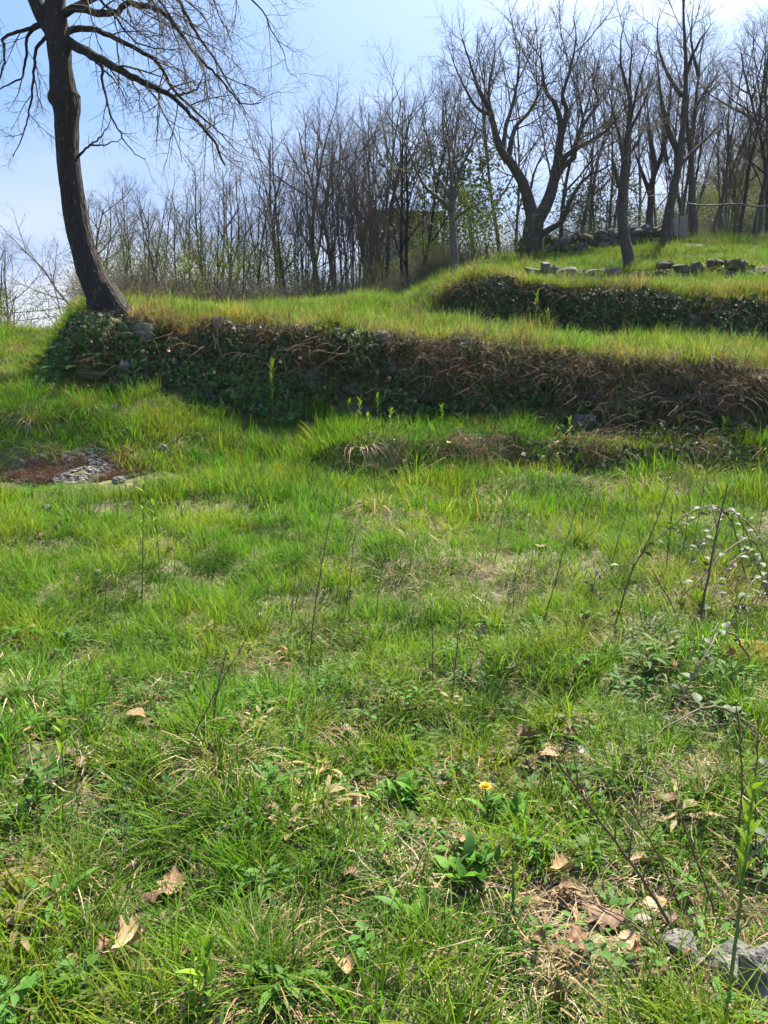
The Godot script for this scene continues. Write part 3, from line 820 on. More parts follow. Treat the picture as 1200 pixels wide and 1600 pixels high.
var WOOD := [["slim", -5.21, 16.2, 1.98, "slim bare sapling, first from the left of the front row right of the leaning trunk"],
	["slim", -6.25, 20, 3.06, "slim bare sapling, second from the left of the front row right of the leaning trunk"],
	["slim", -5.2, 17, 2.46, "slim bare sapling, third from the left of the front row right of the leaning trunk"],
	["slim", -5.22, 18, 2.44, "slim bare sapling, fourth from the left of the front row right of the leaning trunk"],
	["slim", -4.72, 17.2, 2.71, "slim bare sapling, fifth from the left of the front row right of the leaning trunk"],
	["slim", -5.46, 20.5, 3.41, "slim bare sapling, sixth from the left of the front row right of the leaning trunk"],
	["slim", -4.6, 18, 2.63, "slim bare sapling, seventh from the left of the front row right of the leaning trunk"],
	["slim", -4.18, 17.5, 2.93, "slim bare sapling, eighth from the left of the front row right of the leaning trunk"],
	["slim", -4.11, 18.5, 2.93, "slim bare sapling, ninth from the left of the front row right of the leaning trunk"],
	["slim", -4.38, 20.2, 3.61, "slim bare sapling, tenth from the left of the front row right of the leaning trunk"],
	["slim", -3.68, 17.8, 2.88, "slim bare sapling, eleventh from the left of the front row right of the leaning trunk"],
	["slim", -3.58, 18.6, 3.38, "slim bare sapling, twelfth from the left of the front row right of the leaning trunk"],
	["slim", -3.88, 21, 3.97, "slim bare sapling, thirteenth from the left of the front row right of the leaning trunk"],
	["slim", -3.22, 18.4, 3.04, "slim bare sapling, fourteenth from the left of the front row right of the leaning trunk"],
	["slim", -2.9, 18.2, 3.22, "slim bare sapling, fifteenth from the left of the front row right of the leaning trunk"],
	["slim", -3.15, 21, 4.13, "slim bare sapling, sixteenth from the left of the front row right of the leaning trunk"],
	["slim", -2.7, 19, 3.39, "slim bare sapling, seventeenth from the left of the front row right of the leaning trunk"],
	["slim", -2.64, 20.4, 4.03, "slim bare sapling, eighteenth from the left of the front row right of the leaning trunk"],
	["spread", -8.24, 22.17, 5.57, "bare spreading tree, first from the left of the back row behind the left thicket"],
	["slim", -7.17, 19.88, 3.56, "slim bare sapling, second from the left of the back row behind the left thicket"],
	["spread", -8.92, 26.17, 5.01, "bare spreading tree, third from the left of the back row behind the left thicket"],
	["slim", -7.66, 23.89, 4.75, "slim bare sapling, fourth from the left of the back row behind the left thicket"],
	["slim", -6.9, 23.15, 4.17, "slim bare sapling, fifth from the left of the back row behind the left thicket"],
	["slim", -7.17, 24.65, 4.73, "slim bare sapling, sixth from the left of the back row behind the left thicket"],
	["slim", -6.94, 25.34, 5.07, "slim bare sapling, seventh from the left of the back row behind the left thicket"],
	["slim", -6.0, 24.37, 4.53, "slim bare sapling, eighth from the left of the back row behind the left thicket"],
	["slim", -5.2, 22.65, 4.16, "slim bare sapling, ninth from the left of the back row behind the left thicket"],
	["slim", -4.57, 20.67, 4.23, "slim bare sapling, tenth from the left of the back row behind the left thicket"],
	["slim", -4.75, 23.81, 5.09, "slim bare sapling, eleventh from the left of the back row behind the left thicket"],
	["slim", -4.03, 22.05, 4.52, "slim bare sapling, twelfth from the left of the back row behind the left thicket"],
	["slim", -3.84, 24.16, 4.91, "slim bare sapling, thirteenth from the left of the back row behind the left thicket"],
	["slim", -3.39, 24.1, 5.59, "slim bare sapling, fourteenth from the left of the back row behind the left thicket"],
	["slim", -3.16, 25.59, 6.61, "slim bare sapling, fifteenth from the left of the back row behind the left thicket"],
	["slim", -2.91, 25.12, 6.52, "slim bare sapling, sixteenth from the left of the back row behind the left thicket"],
	["spread", -2.53, 25.27, 6.28, "bare spreading tree, seventeenth from the left of the back row behind the left thicket"],
	["spread", -1.65, 22.43, 5.96, "bare spreading tree, eighteenth from the left of the back row behind the left thicket"],
	["spread", -1.44, 25.39, 7.09, "bare spreading tree, nineteenth from the left of the back row behind the left thicket"],
	["slim", -1.18, 24.4, 6.55, "slim bare sapling, twentieth from the left of the back row behind the left thicket"],
	["slim", -0.44, 23.03, 5.61, "slim bare sapling, twenty-first from the left of the back row behind the left thicket"],
	["slim", -0.31, 23.64, 6.6, "slim bare sapling, twenty-second from the left of the back row behind the left thicket"],
	["slim", -2.18, 18.4, 4.87, "slender tall sapling standing clear left of the dense coppice"],
	["rod", -2.1, 20.5, 4.09, "many-stemmed bare coppice, first from the left in the dense grey coppice at the middle"],
	["rod", -1.58, 20, 4.54, "many-stemmed bare coppice, second from the left in the dense grey coppice at the middle"],
	["rod", -1.17, 20.6, 4.9, "many-stemmed bare coppice, third from the left in the dense grey coppice at the middle"],
	["rod", -0.71, 20.4, 4.35, "many-stemmed bare coppice, fourth from the left in the dense grey coppice at the middle"],
	["rod", -0.26, 22, 5.04, "many-stemmed bare coppice, fifth from the left in the dense grey coppice at the middle"],
	["spread", 0.23, 24, 6.62, "bare tree directly behind the dark three-stemmed tree"],
	["trio", 0.67, 21.3, 5.54, "dark curved three-stemmed tree on the bank left of the small grey tree"],
	["spread", -0.58, 27.77, 8.24, "bare spreading tree, first from the left of the back row behind the small grey tree"],
	["spread", 0.2, 25.7, 6.61, "bare spreading tree, second from the left of the back row behind the small grey tree"],
	["slim", 0.65, 26.72, 7.12, "slim bare sapling, third from the left of the back row behind the small grey tree"],
	["slim", 1.37, 27.41, 6.22, "slim bare sapling, fourth from the left of the back row behind the small grey tree"],
	["slim", 1.91, 26.52, 6.44, "slim bare sapling, fifth from the left of the back row behind the small grey tree"],
	["spread", 2.8, 30.34, 7.87, "bare spreading tree, sixth from the left of the back row behind the small grey tree"],
	["spread", 2.94, 26.41, 6.4, "bare spreading tree, seventh from the left of the back row behind the small grey tree"],
	["spread", 3.96, 27.93, 7.51, "bare spreading tree, eighth from the left of the back row behind the small grey tree"],
	["slim", 4.6, 28.25, 7.2, "slim bare sapling, ninth from the left of the back row behind the small grey tree"],
	["spread", 5.35, 24.7, 6.46, "bare spreading tree, first from the left of the back row beyond the wire fences"],
	["spread", 6.41, 26.76, 6.38, "bare spreading tree, second from the left of the back row beyond the wire fences"],
	["spread", 7.05, 27.78, 6.9, "bare spreading tree, third from the left of the back row beyond the wire fences"],
	["slim", 7.53, 27.2, 6.56, "slim bare sapling, fourth from the left of the back row beyond the wire fences"],
	["spread", 8.65, 29.62, 6.72, "bare spreading tree, fifth from the left of the back row beyond the wire fences"],
	["slim", 9.98, 31.73, 8.47, "slim bare sapling, sixth from the left of the back row beyond the wire fences"],
	["slim", 10.37, 30.78, 8.42, "slim bare sapling, seventh from the left of the back row beyond the wire fences"],
	["slim", 11.41, 32.0, 8.2, "slim bare sapling, eighth from the left of the back row beyond the wire fences"],
	["spread", 10.34, 27.53, 6.28, "bare spreading tree, ninth from the left of the back row beyond the wire fences"],
	["spread", 10.57, 26.53, 6.87, "bare spreading tree, tenth from the left of the back row beyond the wire fences"],
	["slim", 13.23, 31.76, 7.35, "slim bare sapling, eleventh from the left of the back row beyond the wire fences"],
	["slim", 13.91, 31.77, 7.75, "slim bare sapling, twelfth from the left of the back row beyond the wire fences"],
	["spread", 11.78, 25.67, 6.34, "bare spreading tree, thirteenth from the left of the back row beyond the wire fences"],
	["spread", 13.23, 27.62, 6.85, "bare spreading tree, fourteenth from the left of the back row beyond the wire fences"],
	["slim", 6.9, 26.5, 5.41, "slim bare sapling, first from the left close behind the railed fence"],
	["slim", 7.56, 27, 5.69, "slim bare sapling, second from the left close behind the railed fence"],
	["rod", 9.61, 26.5, 6.42, "many-stemmed bare coppice, third from the left close behind the railed fence"],
	["slim", 10.42, 25.5, 6.06, "slim bare sapling, fourth from the left close behind the railed fence"],
	["rod", 11.39, 27, 5.63, "many-stemmed bare coppice, fifth from the left close behind the railed fence"],
	["spread", 11.28, 26, 6.6, "bare spreading tree, sixth from the left close behind the railed fence"],
	["slim", 11.19, 24.8, 6.33, "slim bare sapling, seventh from the left close behind the railed fence"],
	["spread", 12.03, 25.6, 6.9, "bare spreading tree, eighth from the left close behind the railed fence"],
	["spread", 12.42, 25, 6.4, "bare spreading tree, ninth from the left close behind the railed fence"],
	["slim", 13.53, 26, 6.58, "slim bare sapling, tenth from the left close behind the railed fence"],
	["spread", 14.35, 26, 6.2, "bare spreading tree, eleventh from the left close behind the railed fence"],
	["slim", 15.76, 27, 6.89, "slim bare sapling, twelfth from the left close behind the railed fence"]]
var SHRUBS := [[0, -3.88, 18.2, 1.7, "yellow-green leafing shrub among the front saplings, half way along the left thicket", "shrubs of the wood edge"],
	[1, -5.0, 17.6, 1.1, "low leafing shrub just right of the leaning trunk's foot", "shrubs of the wood edge"],
	[0, -3.93, 16.6, 1.2, "fresh green shrub at the front of the left thicket", "shrubs of the wood edge"],
	[1, -3.15, 19.5, 1.6, "leafing shrub left of the slender tall sapling", "shrubs of the wood edge"],
	[0, -2.68, 20, 1.8, "leafing shrub behind the slender tall sapling", "shrubs of the wood edge"],
	[1, -0.37, 20.6, 1.3, "bright green leafing shrub at the right foot of the coppice", "shrubs of the wood edge"],
	[0, 0.16, 20.8, 0.8, "small bright leafing shrub low on the bank by the coppice", "shrubs of the wood edge"],
	[1, 1.15, 21.4, 1.5, "leafing shrub between the dark three-stemmed tree and the small grey tree", "shrubs of the wood edge"],
	[0, 2.29, 21.5, 1.7, "leafing shrub just right of the small grey tree", "shrubs of the wood edge"],
	[1, 2.84, 22.5, 1.9, "larger leafing shrub left of the round evergreen bush", "shrubs of the wood edge"],
	[0, 1.7, 24, 2.4, "tall leafing shrub behind the small grey tree", "shrubs of the wood edge"],
	[1, 2.76, 25, 2.8, "tall leafing shrub in the gap left of the oak", "shrubs of the wood edge"],
	[0, -2.03, 21.5, 1.9, "leafing shrub at the left foot of the coppice", "shrubs of the wood edge"],
	[1, -3.98, 21, 2.0, "leafing shrub at the back of the left thicket", "shrubs of the wood edge"],
	[2, 3.83, 22.3, 1.35, "round dull green bush at the left end of the wire fence", "evergreen bushes of the wood"],
	[2, 1.51, 25.5, 4.2, "tall dark ivy-green tree behind the small grey tree", "evergreen bushes of the wood"],
	[2, 2.61, 26.5, 4.6, "tall leafy evergreen between the small grey tree and the oak", "evergreen bushes of the wood"],
	[2, 6.51, 27.5, 2.8, "evergreen bush behind the log heap", "evergreen bushes of the wood"],
	[2, 7.62, 28, 3.0, "evergreen bush left of the slanting young tree", "evergreen bushes of the wood"],
	[2, 9.33, 26, 1.2, "low evergreen bush behind the board panel", "evergreen bushes of the wood"],
	[2, 11.13, 25.2, 1.1, "dark low bush behind the railed fence", "evergreen bushes of the wood"],
	[2, 11.29, 27, 1.5, "evergreen bush at the foot of the right-hand trunks", "evergreen bushes of the wood"],
	[2, -2.71, 16.0, 0.45, "small dark bush in the grass at the edge of the left thicket", "evergreen bushes of the wood"]]

func v3s(a: Array, from: int) -> PackedVector3Array:
	var o := PackedVector3Array()
	var i := from
	while i + 2 < a.size():
		o.append(Vector3(a[i], a[i + 1], a[i + 2])); i += 3
	return o

func big_trees() -> void:
	# the old leaning tree on the corner of the terrace
	var at := Vector3(LEAN_AT[0], 0, LEAN_AT[1])
	at.y = LEAN_AT[2]
	rng.seed = 4
	var t := thing("leaning_tree", at, 0.0, "old dark tree with curved leaning trunk standing on the corner of the ivy terrace", "tree")
	var bn := FastNoiseLite.new()
	bn.seed = 2; bn.frequency = 1.0; bn.fractal_octaves = 3
	for a in LEAN_TRUNKS:
		var ps := PackedVector3Array(); var rs := PackedFloat32Array()
		var i := 0
		while i < a.size():
			ps.append(Vector3(a[i], a[i + 1], a[i + 2])); rs.append(a[i + 3]); i += 4
		var cv := Curve3D.new()
		for k in ps.size():
			var tg := (ps[mini(k + 1, ps.size() - 1)] - ps[maxi(k - 1, 0)]) * 0.17
			cv.add_point(ps[k], -tg, tg)
		var q := PackedVector3Array(); var rr := PackedFloat32Array()
		var n := 150
		for k in n + 1:
			var f := float(k) / n * (ps.size() - 1)
			var j := mini(int(f), ps.size() - 2)
			q.append(cv.sample(j, f - j))
			var e := smoothstep(0.0, 1.0, f - j)
			rr.append(lerpf(rs[j], rs[j + 1], e))
		var b := MB.new()
		b.tube(q, rr, 72, Color.WHITE, 2.0, bn, 0.16)
		part("trunk", b.done(), M.bark_dark, t)
	var root := MB.new()
	for g in [-0.35, -1.4, -2.4, 0.35]:
		var o := Vector3(cos(g), 0, sin(g))
		root.tube(PackedVector3Array([o * 0.10 + Vector3(-0.08, 0.42, 0), o * 0.24 + Vector3(-0.02, 0.12, 0), o * 0.45 + Vector3(0, -0.08, 0), o * 0.7 + Vector3(0, -0.35, 0)]), PackedFloat32Array([0.13, 0.13, 0.10, 0.05]), 10, Color.WHITE, 1.0)
	part("root_flare", root.done(), M.bark_dark, t)
	var P := style("oak")
	P.levels = 4
	P.up = [0.0, -0.05, -0.07, -0.08, -0.07]
	P.n = [0, 8, 6, 5, 3]
	P.len = [0.5, 0.36, 0.5, 0.55, 0.5]
	P.from = [0.2, 0.15, 0.1, 0.1, 0.1]
	P.wob = [0.1, 0.2, 0.26, 0.32, 0.34]
	P.sides = [8, 6, 3, 3, 3]
	P.step = [0.4, 0.3, 0.16, 0.11, 0.09]
	P.ang = [45, 42, 44, 48, 45]
	P.fall = [0.6, 0.5, 0.5, 0.4, 0.4]
	for a in LEAN_LIMBS:
		var L := line_limb(v3s(a, 2), a[0], a[1])
		var b := MB.new()
		b.tube(L[0], L[1], 8, Color.WHITE, 1.0)
		var o := part("limb", b.done(), M.bark_dark, t)
		var tw := MB.new()
		P.levels = 4 if L[2] > 1.8 else 3
		P.n[1] = clampi(int(L[2] * 3.6), 3, 14)
		var P2: Dictionary = P.duplicate(true)
		P2.len[1] = minf(0.36, 1.0 / maxf(L[2], 0.5))
		sprout([tw], L[0], L[1], L[2], 1, P2)
		part("twigs", tw.done(), M.twig, o, "stuff")
	# the broad oak by the fence, with a low arching limb
	rng.seed = 14
	var oa := Vector3(OAK_AT[0], 0, OAK_AT[1])
	oa.y = OAK_AT[2]
	t = thing("spreading_oak", oa, 0.0, "broad dark bare oak forking low into winding limbs, standing behind the wire fence", "tree")
	P = style("oak")
	P.n = [0, 9, 7, 7, 5]
	P.len = [0.5, 0.45, 0.52, 0.52, 0.5]
	P.sides = [9, 5, 3, 3, 3]
	P.up = [0.0, 0.10, 0.08, 0.07, 0.05]
	for k in OAK_LIMBS.size():
		var a = OAK_LIMBS[k]
		var L := line_limb(v3s(a, 2), a[0], a[1])
		var b := MB.new()
		b.tube(L[0], L[1], 12 if k == 0 else 8, Color.WHITE, 1.0)
		var o := part("trunk" if k == 0 else "limb", b.done(), M.bark, t)
		if k == 0: continue
		var tw := MB.new()
		P.n[1] = clampi(int(L[2] * 2.4), 5, 13)
		var P2: Dictionary = P.duplicate(true)
		P2.len[1] = minf(0.55, 2.1 / maxf(L[2], 0.5))
		sprout([tw], L[0], L[1], L[2], 1, P2)
		part("twigs", tw.done(), M.twig, o, "stuff")
	# young trees with their own shapes
	for a in YOUNG:
		rng.seed = int(a[0])
		var ya := on(a[1], a[2])
		t = thing("young_tree", ya, 0.0, YOUNG_LABELS[int(a[0]) - 50], "tree")
		P = style("spread")
		P.n = [0, 8, 7, 6, 4]
		P.levels = 4
		P.sides = [8, 5, 3, 3, 3]
		P.up = [0.0, 0.10, 0.08, 0.06, 0.05]
		P.wob = [0.1, 0.15, 0.18, 0.22, 0.24]
		P.len = [0.5, 0.45, 0.52, 0.52, 0.5]
		for k in YOUNG_LIMBS[int(a[0]) - 50].size():
			var l = YOUNG_LIMBS[int(a[0]) - 50][k]
			var L := line_limb(v3s(l, 2), l[0], l[1])
			var b := MB.new()
			b.tube(L[0], L[1], 9 if k == 0 else 6, Color.WHITE, 1.0)
			var o := part("trunk" if k == 0 else "limb", b.done(), M.bark_grey if int(a[0]) == 50 else M.bark, t)
			var tw := MB.new()
			var P2: Dictionary = P.duplicate(true)
			P2.n[1] = clampi(int(L[2] * 2.2), 4, 12)
			P2.len[1] = minf(0.42, 1.5 / maxf(L[2], 0.5))
			P2.from[1] = 0.45 if k == 0 else 0.2
			sprout([tw], L[0], L[1], L[2], 1, P2)
			part("twigs", tw.done(), M.twig, o, "stuff")

func wood() -> void:
	var protos := {
		"slim": [bare_tree("sapling", "slim", 6.0, 0.055, 101, M.bark_grey), bare_tree("sapling", "slim", 6.0, 0.05, 102, M.bark), bare_tree("sapling", "slim", 6.0, 0.06, 103, M.bark_grey), bare_tree("sapling", "slim", 6.0, 0.045, 104, M.bark)],
		"spread": [bare_tree("bare_tree", "spread", 7.5, 0.095, 111, M.bark), bare_tree("bare_tree", "spread", 7.5, 0.085, 112, M.bark_grey), bare_tree("bare_tree", "spread", 7.5, 0.10, 113, M.bark)],
		"rod": [bare_tree("coppice", "rod", 6.0, 0.038, 121, M.bark_grey, 11), bare_tree("coppice", "rod", 6.0, 0.04, 122, M.bark_grey, 8)],
		"trio": [bare_tree("twin_tree", "slim", 7.0, 0.085, 131, M.bark_dark, 3)],
	}
	rng.seed = 500
	for a in WOOD:
		var kind: String = a[0]
		var pool: Array = protos[kind]
		var pr: Node3D = pool[rng.randi() % pool.size()]
		var hh := 7.5 if kind == "spread" else 7.0 if kind == "trio" else 6.0
		var s: float = 0.94 * a[3] / hh
		var o: Node3D = pr.duplicate()
		o.name = numbered(String(pr.name), self)
		add_child(o, true)
		o.position = on(a[1], a[2], -0.05)
		o.rotation.y = R(0, TAU)
		o.rotation.z = R(-0.05, 0.05)
		o.scale = Vector3(minf(s * R(0.9, 1.1), 1.3), s, minf(s * R(0.9, 1.1), 1.3))
		tag(o, a[4], "tree", "bare trees of the wood edge")
	for pool in protos.values():
		for p in pool: p.free()
	# shrubs coming into leaf between the trunks
	var ms := [crown_mesh(201, 900, Vector3(0.75, 0.8, 0.7), 0.035, 26), crown_mesh(202, 800, Vector3(0.6, 1.0, 0.6), 0.035, 22), crown_mesh(203, 1500, Vector3(0.8, 0.75, 0.7), 0.04, 44)]
	var young := mat("young_leaf", lin(0.20, 0.27, 0.035), 0.55, 0.7, true)
	young.metallic_specular = 0.2
	var dusk := mat("evergreen_leaf", lin(0.085, 0.13, 0.04), 0.6, 0.5, true)
	dusk.metallic_specular = 0.2
	var olive := mat("olive_leaf", lin(0.10, 0.115, 0.05), 0.55, 0.4, true)
	olive.metallic_specular = 0.2
	rng.seed = 600
	for a in SHRUBS:
		var k: int = a[0]
		var t := thing("leafing_shrub" if k < 2 else "evergreen_bush", on(a[1], a[2]), R(0, TAU), a[4], "shrub", a[5])
		var st := MB.new()
		for q in 5:
			var p := Vector3(R(-0.1, 0.1), -0.1, R(-0.1, 0.1))
			var d := Vector3(R(-0.5, 0.5), 1, R(-0.5, 0.5)).normalized()
			st.tube(PackedVector3Array([p, p + d * a[3] * 0.5, p + (d + rv(0.3)) * a[3] * 0.95]), PackedFloat32Array([0.018, 0.012, 0.004]), 4)
		part("stem", st.done(), M.bark_grey, t)
		var c := part("foliage", ms[k], [young, young, dusk, olive][k] if k < 3 else olive, t)
		var s: float = a[3] / 1.7
		c.position = Vector3(0, a[3] * 0.55, 0)
		c.scale = Vector3(s * R(0.9, 1.2), s, s)
	# brushwood
	var bm := []
	for v in 3:
		rng.seed = 700 + v
		var b := MB.new()
		for k in 40:
			var p := Vector3(R(-0.4, 0.4), 0, R(-0.3, 0.3))
			var d := Vector3(R(-0.9, 0.9), R(0.4, 1.2), R(-0.9, 0.9)).normalized()
			var L := R(0.5, 1.2)
			var pts := PackedVector3Array([p]); var rs := PackedFloat32Array([0.006])
			for i in 3:
				p += d * L / 3.0
				d = (d + rv(0.35) + Vector3(0, -0.22, 0)).normalized()
				pts.append(p); rs.append(lerpf(0.006, 0.002, (i + 1) / 3.0))
			b.tube(pts, rs, 3)
		bm.append(b.done())
	rng.seed = 710
	var under := mass("brushwood", "tangle of brown brambles and dead twigs along the foot of the wood")
	var brush := mat("brush", Color.WHITE, 0.85, 0.0, true)
	brush.metallic_specular = 0.2
	for v in 3:
		var xf := []
		var cols := []
		for k in 470:
			var x: float
			var d: float
			var s := R(0.7, 1.25)
			if k < 250:
				s *= 0.85
				if k % 2 == 0: continue
				x = R(-5.9, 2.2)
				d = lerpf(15.3, 21.0, ss(-6.0, 1.8, x)) + R(0, 5.0) * R(0.2, 1)
			elif k < 305:
				x = R(2.0, 9.0)
				d = R(25.0, 30.0)
			elif k < 370:
				x = R(8.5, 15.0)
				d = R(25.5, 31.0)
			else:
				x = R(13.0, 34.0); d = R(33.0, 56.0); s = R(1.3, 2.6)
			xf.append(Transform3D(Basis(Vector3.UP, R(0, TAU)).scaled(Vector3(s, s * R(0.8, 1.3), s)), on(x, d, -0.05)))
			cols.append(vary(Color(0.17, 0.145, 0.115) if rng.randf() < 0.7 else Color(0.19, 0.18, 0.10), 0.3))
		many("twigs", bm[v], brush, xf, cols, "", under)
	var lx := []
	var lc := []
	for k in 800:
		var x: float
		var d: float
		var s := R(0.5, 1.0)
		if k < 430:
			x = R(-8.8, 2.5); d = lerpf(17.5, 23.5, ss(-6.0, 2.0, x)) + R(0, 9.0); s *= 1.15
			if rng.randf() < 0.25: continue
		elif k < 550:
			x = R(2.0, 10.0); d = R(27.0, 34.0); s *= 1.2
		else:
			x = R(13.5, 34.0); d = R(34.0, 56.0); s = R(1.2, 2.2)
		lx.append(Transform3D(Basis(Vector3.UP, R(0, TAU)).scaled(Vector3(s, s, s)), on(x, d, s * R(0.3, 1.7))))
		lc.append(vary(Color(0.17, 0.18, 0.05) if rng.randf() < 0.5 else Color(0.20, 0.27, 0.04), 0.3))
	var ml := mat("undergrowth_leaf", Color.WHITE, 0.7, 0.6, true)
	ml.metallic_specular = 0.2
	many("undergrowth", crown_mesh(205, 420, Vector3(0.8, 0.7, 0.8), 0.03, 20), ml, lx, lc, "thin green undergrowth between the trunks of the wood")

func far_things() -> void:
	# ivy-clad tree beyond the crest on the left
	var p := on(-13.2, 27.5)
	var pr := bare_tree("ivy_tree", "slim", 6.3, 0.12, 141, M.bark_grey)
	pr.name = "ivy_clad_tree"
	add_child(pr)
	pr.position = p
	tag(pr, "small bare tree with ivy wrapped round its trunk, beyond the crest at far left", "tree")
	var iv := part("ivy_coat", crown_mesh(206, 1500, Vector3(0.28, 1.15, 0.28), 0.05, 40), M.evergreen_leaf, pr)
	iv.position = Vector3(0, 4.0, 0)
	for k in 4:
		var q := bare_tree("sapling", ["slim", "spread"][k % 2], 5.0, 0.04, 150 + k, M.bark_grey)
		q.name = numbered("pale_bush_tree", self)
		add_child(q, true)
		q.position = on([-11.0, -10.3, -9.6, -12.6][k], [24.0, 22.5, 25.0, 30.0][k])
		q.scale = Vector3(1, [0.95, 0.9, 1.05, 0.75][k], 1)
		q.rotation.z = 0.14
		tag(q, ["pale bare shrub tree leaning out behind the leaning trunk, nearest of its clump", "pale bare shrub tree at the outer left edge of the clump", "tallest pale bare shrub tree close behind the leaning trunk", "low bare tree standing beside the ivy-clad tree"][k], "tree")
	# overhead cable
	for k in 2:
		var b := MB.new()
		var a := Vector3(-16.0, 5.3 - k * 0.5, -27.0)
		var e := Vector3(-6.0, 5.2 + k * 0.35, -22.0 - k * 2.0)
		var ps := PackedVector3Array(); var rs := PackedFloat32Array()
		for i in 13:
			var t := i / 12.0
			ps.append(a.lerp(e, t) - Vector3(0, 0.55 * 4.0 * t * (1.0 - t), 0)); rs.append(0.012)
		b.tube(ps, rs, 5)
		tag(part("cable", b.done(), M.wire_dark), ["dark cable sagging low beyond the left crest", "second thin cable crossing the sky beyond the left crest"][k], "cable")
	# house hidden behind the wood
	var ht := thing("house", Vector3(1.3, 4.6, -46.0), 0.15, "small house with dark flat roof half hidden behind the wood's trunks", "house")
	var box := func(c: Vector3, s: Vector3) -> ArrayMesh:
		var m := BoxMesh.new()
		m.size = s
		var st := SurfaceTool.new()
		st.append_from(m, 0, Transform3D(Basis(), c))
		return st.commit()
	part("wall", box.call(Vector3(0, 3.8, -3), Vector3(3.6, 8.6, 6.0)), M.plaster, ht)
	var rf := part("roof", box.call(Vector3(0, 8.2, -3), Vector3(4.3, 0.22, 6.8)), M.roof_slab, ht)
	part("chimney", box.call(Vector3(-0.9, 8.75, -4), Vector3(0.5, 0.9, 0.5)), M.plaster, rf)
	for k in 2:
		var w := part("window", box.call(Vector3(-0.85 + k * 1.7, 6.2, 0.02), Vector3(0.95, 1.3, 0.08)), M.old_wood, ht)
		part("pane", box.call(Vector3(-0.85 + k * 1.7, 6.2, 0.05), Vector3(0.78, 1.12, 0.06)), M.pane, w)
	var mst := MB.new()
	mst.tube(PackedVector3Array([Vector3(0, 0, 0), Vector3(0, 7.0, 0), Vector3(0, 14.2, 0)]), PackedFloat32Array([0.05, 0.04, 0.015]), 6)
	var mo := part("antenna_mast", mst.done(), M.steel)
	mo.position = Vector3(1.05, 4.5, -42.0)
	tag(mo, "tall thin mast rising above the wood's tops", "mast")
	# wire fence along the top
	fence("low wire mesh fence in front of the spreading oak", 4.3, 23.6, 8.5, 23.4, 1.25, 3, false)
	fence("wire mesh fence with a sloping top rail at the right edge of the grass", 8.6, 23.2, 13.6, 21.2, 0.95, 4, true)
	var bt := thing("board_panel", on(8.15, 22.9), -0.1, "short panel of pale upright boards by the fence end", "panel")
	for k in 6:
		var o := part("board", box.call(Vector3(0, 0.27, 0), Vector3(0.105, 0.60, 0.02)), M.old_wood, bt)
		o.position = Vector3(-0.3 + k * 0.118, 0.03 * k, 0.004 * (k % 2))
		o.rotation.z = R(-0.03, 0.03)
	var rail := part("rail", box.call(Vector3(0, 0.2, -0.03), Vector3(0.72, 0.06, 0.03)), M.old_wood, bt)
	rail.rotation.z = 0.24
	# woodpile
	var wt := thing("log_heap", on(5.1, 25.4), 0.1, "dark heap of weathered logs behind the wire fence, right of the oak's foot", "log heap")
	for k in 22:
		var lb := MB.new()
		var L := R(0.6, 0.95)
		var y := 0.08 + 0.14 * int(k / 5.0)
		lb.tube(PackedVector3Array([Vector3(-L, 0, 0), Vector3(-L, 0, 0) * 0.98, Vector3(0, R(-0.03, 0.03), R(-0.02, 0.02)), Vector3(L, 0, 0)]), PackedFloat32Array([0.0, R(0.06, 0.09), R(0.06, 0.09), R(0.05, 0.08)]), 8)
		var o := part("log", lb.done(), M.bark_dark, wt)
		o.position = Vector3(R(-0.15, 0.15), y, -0.3 + (k % 5) * 0.16 + R(-0.02, 0.02))
		o.rotation = Vector3(R(-0.05, 0.05), R(-0.12, 0.12), R(-0.06, 0.06))
	var sl := thing("stone_slab", on(7.2, 23.9, 0.30), 0.0, "flat grey stone slab lying on boulders behind the slanting young tree", "slab")
	var so := part("slab_top", stones[2], M.stone_grey, sl)
	so.scale = Vector3(1.7, 0.14, 0.7)
	for k in 3:
		var q := part("block", stones[3 + k], M.stone_dark, sl)
		q.position = Vector3(-0.55 + k * 0.55, -0.32, R(-0.1, 0.1)); q.scale = Vector3(0.55, 0.62, 0.6)

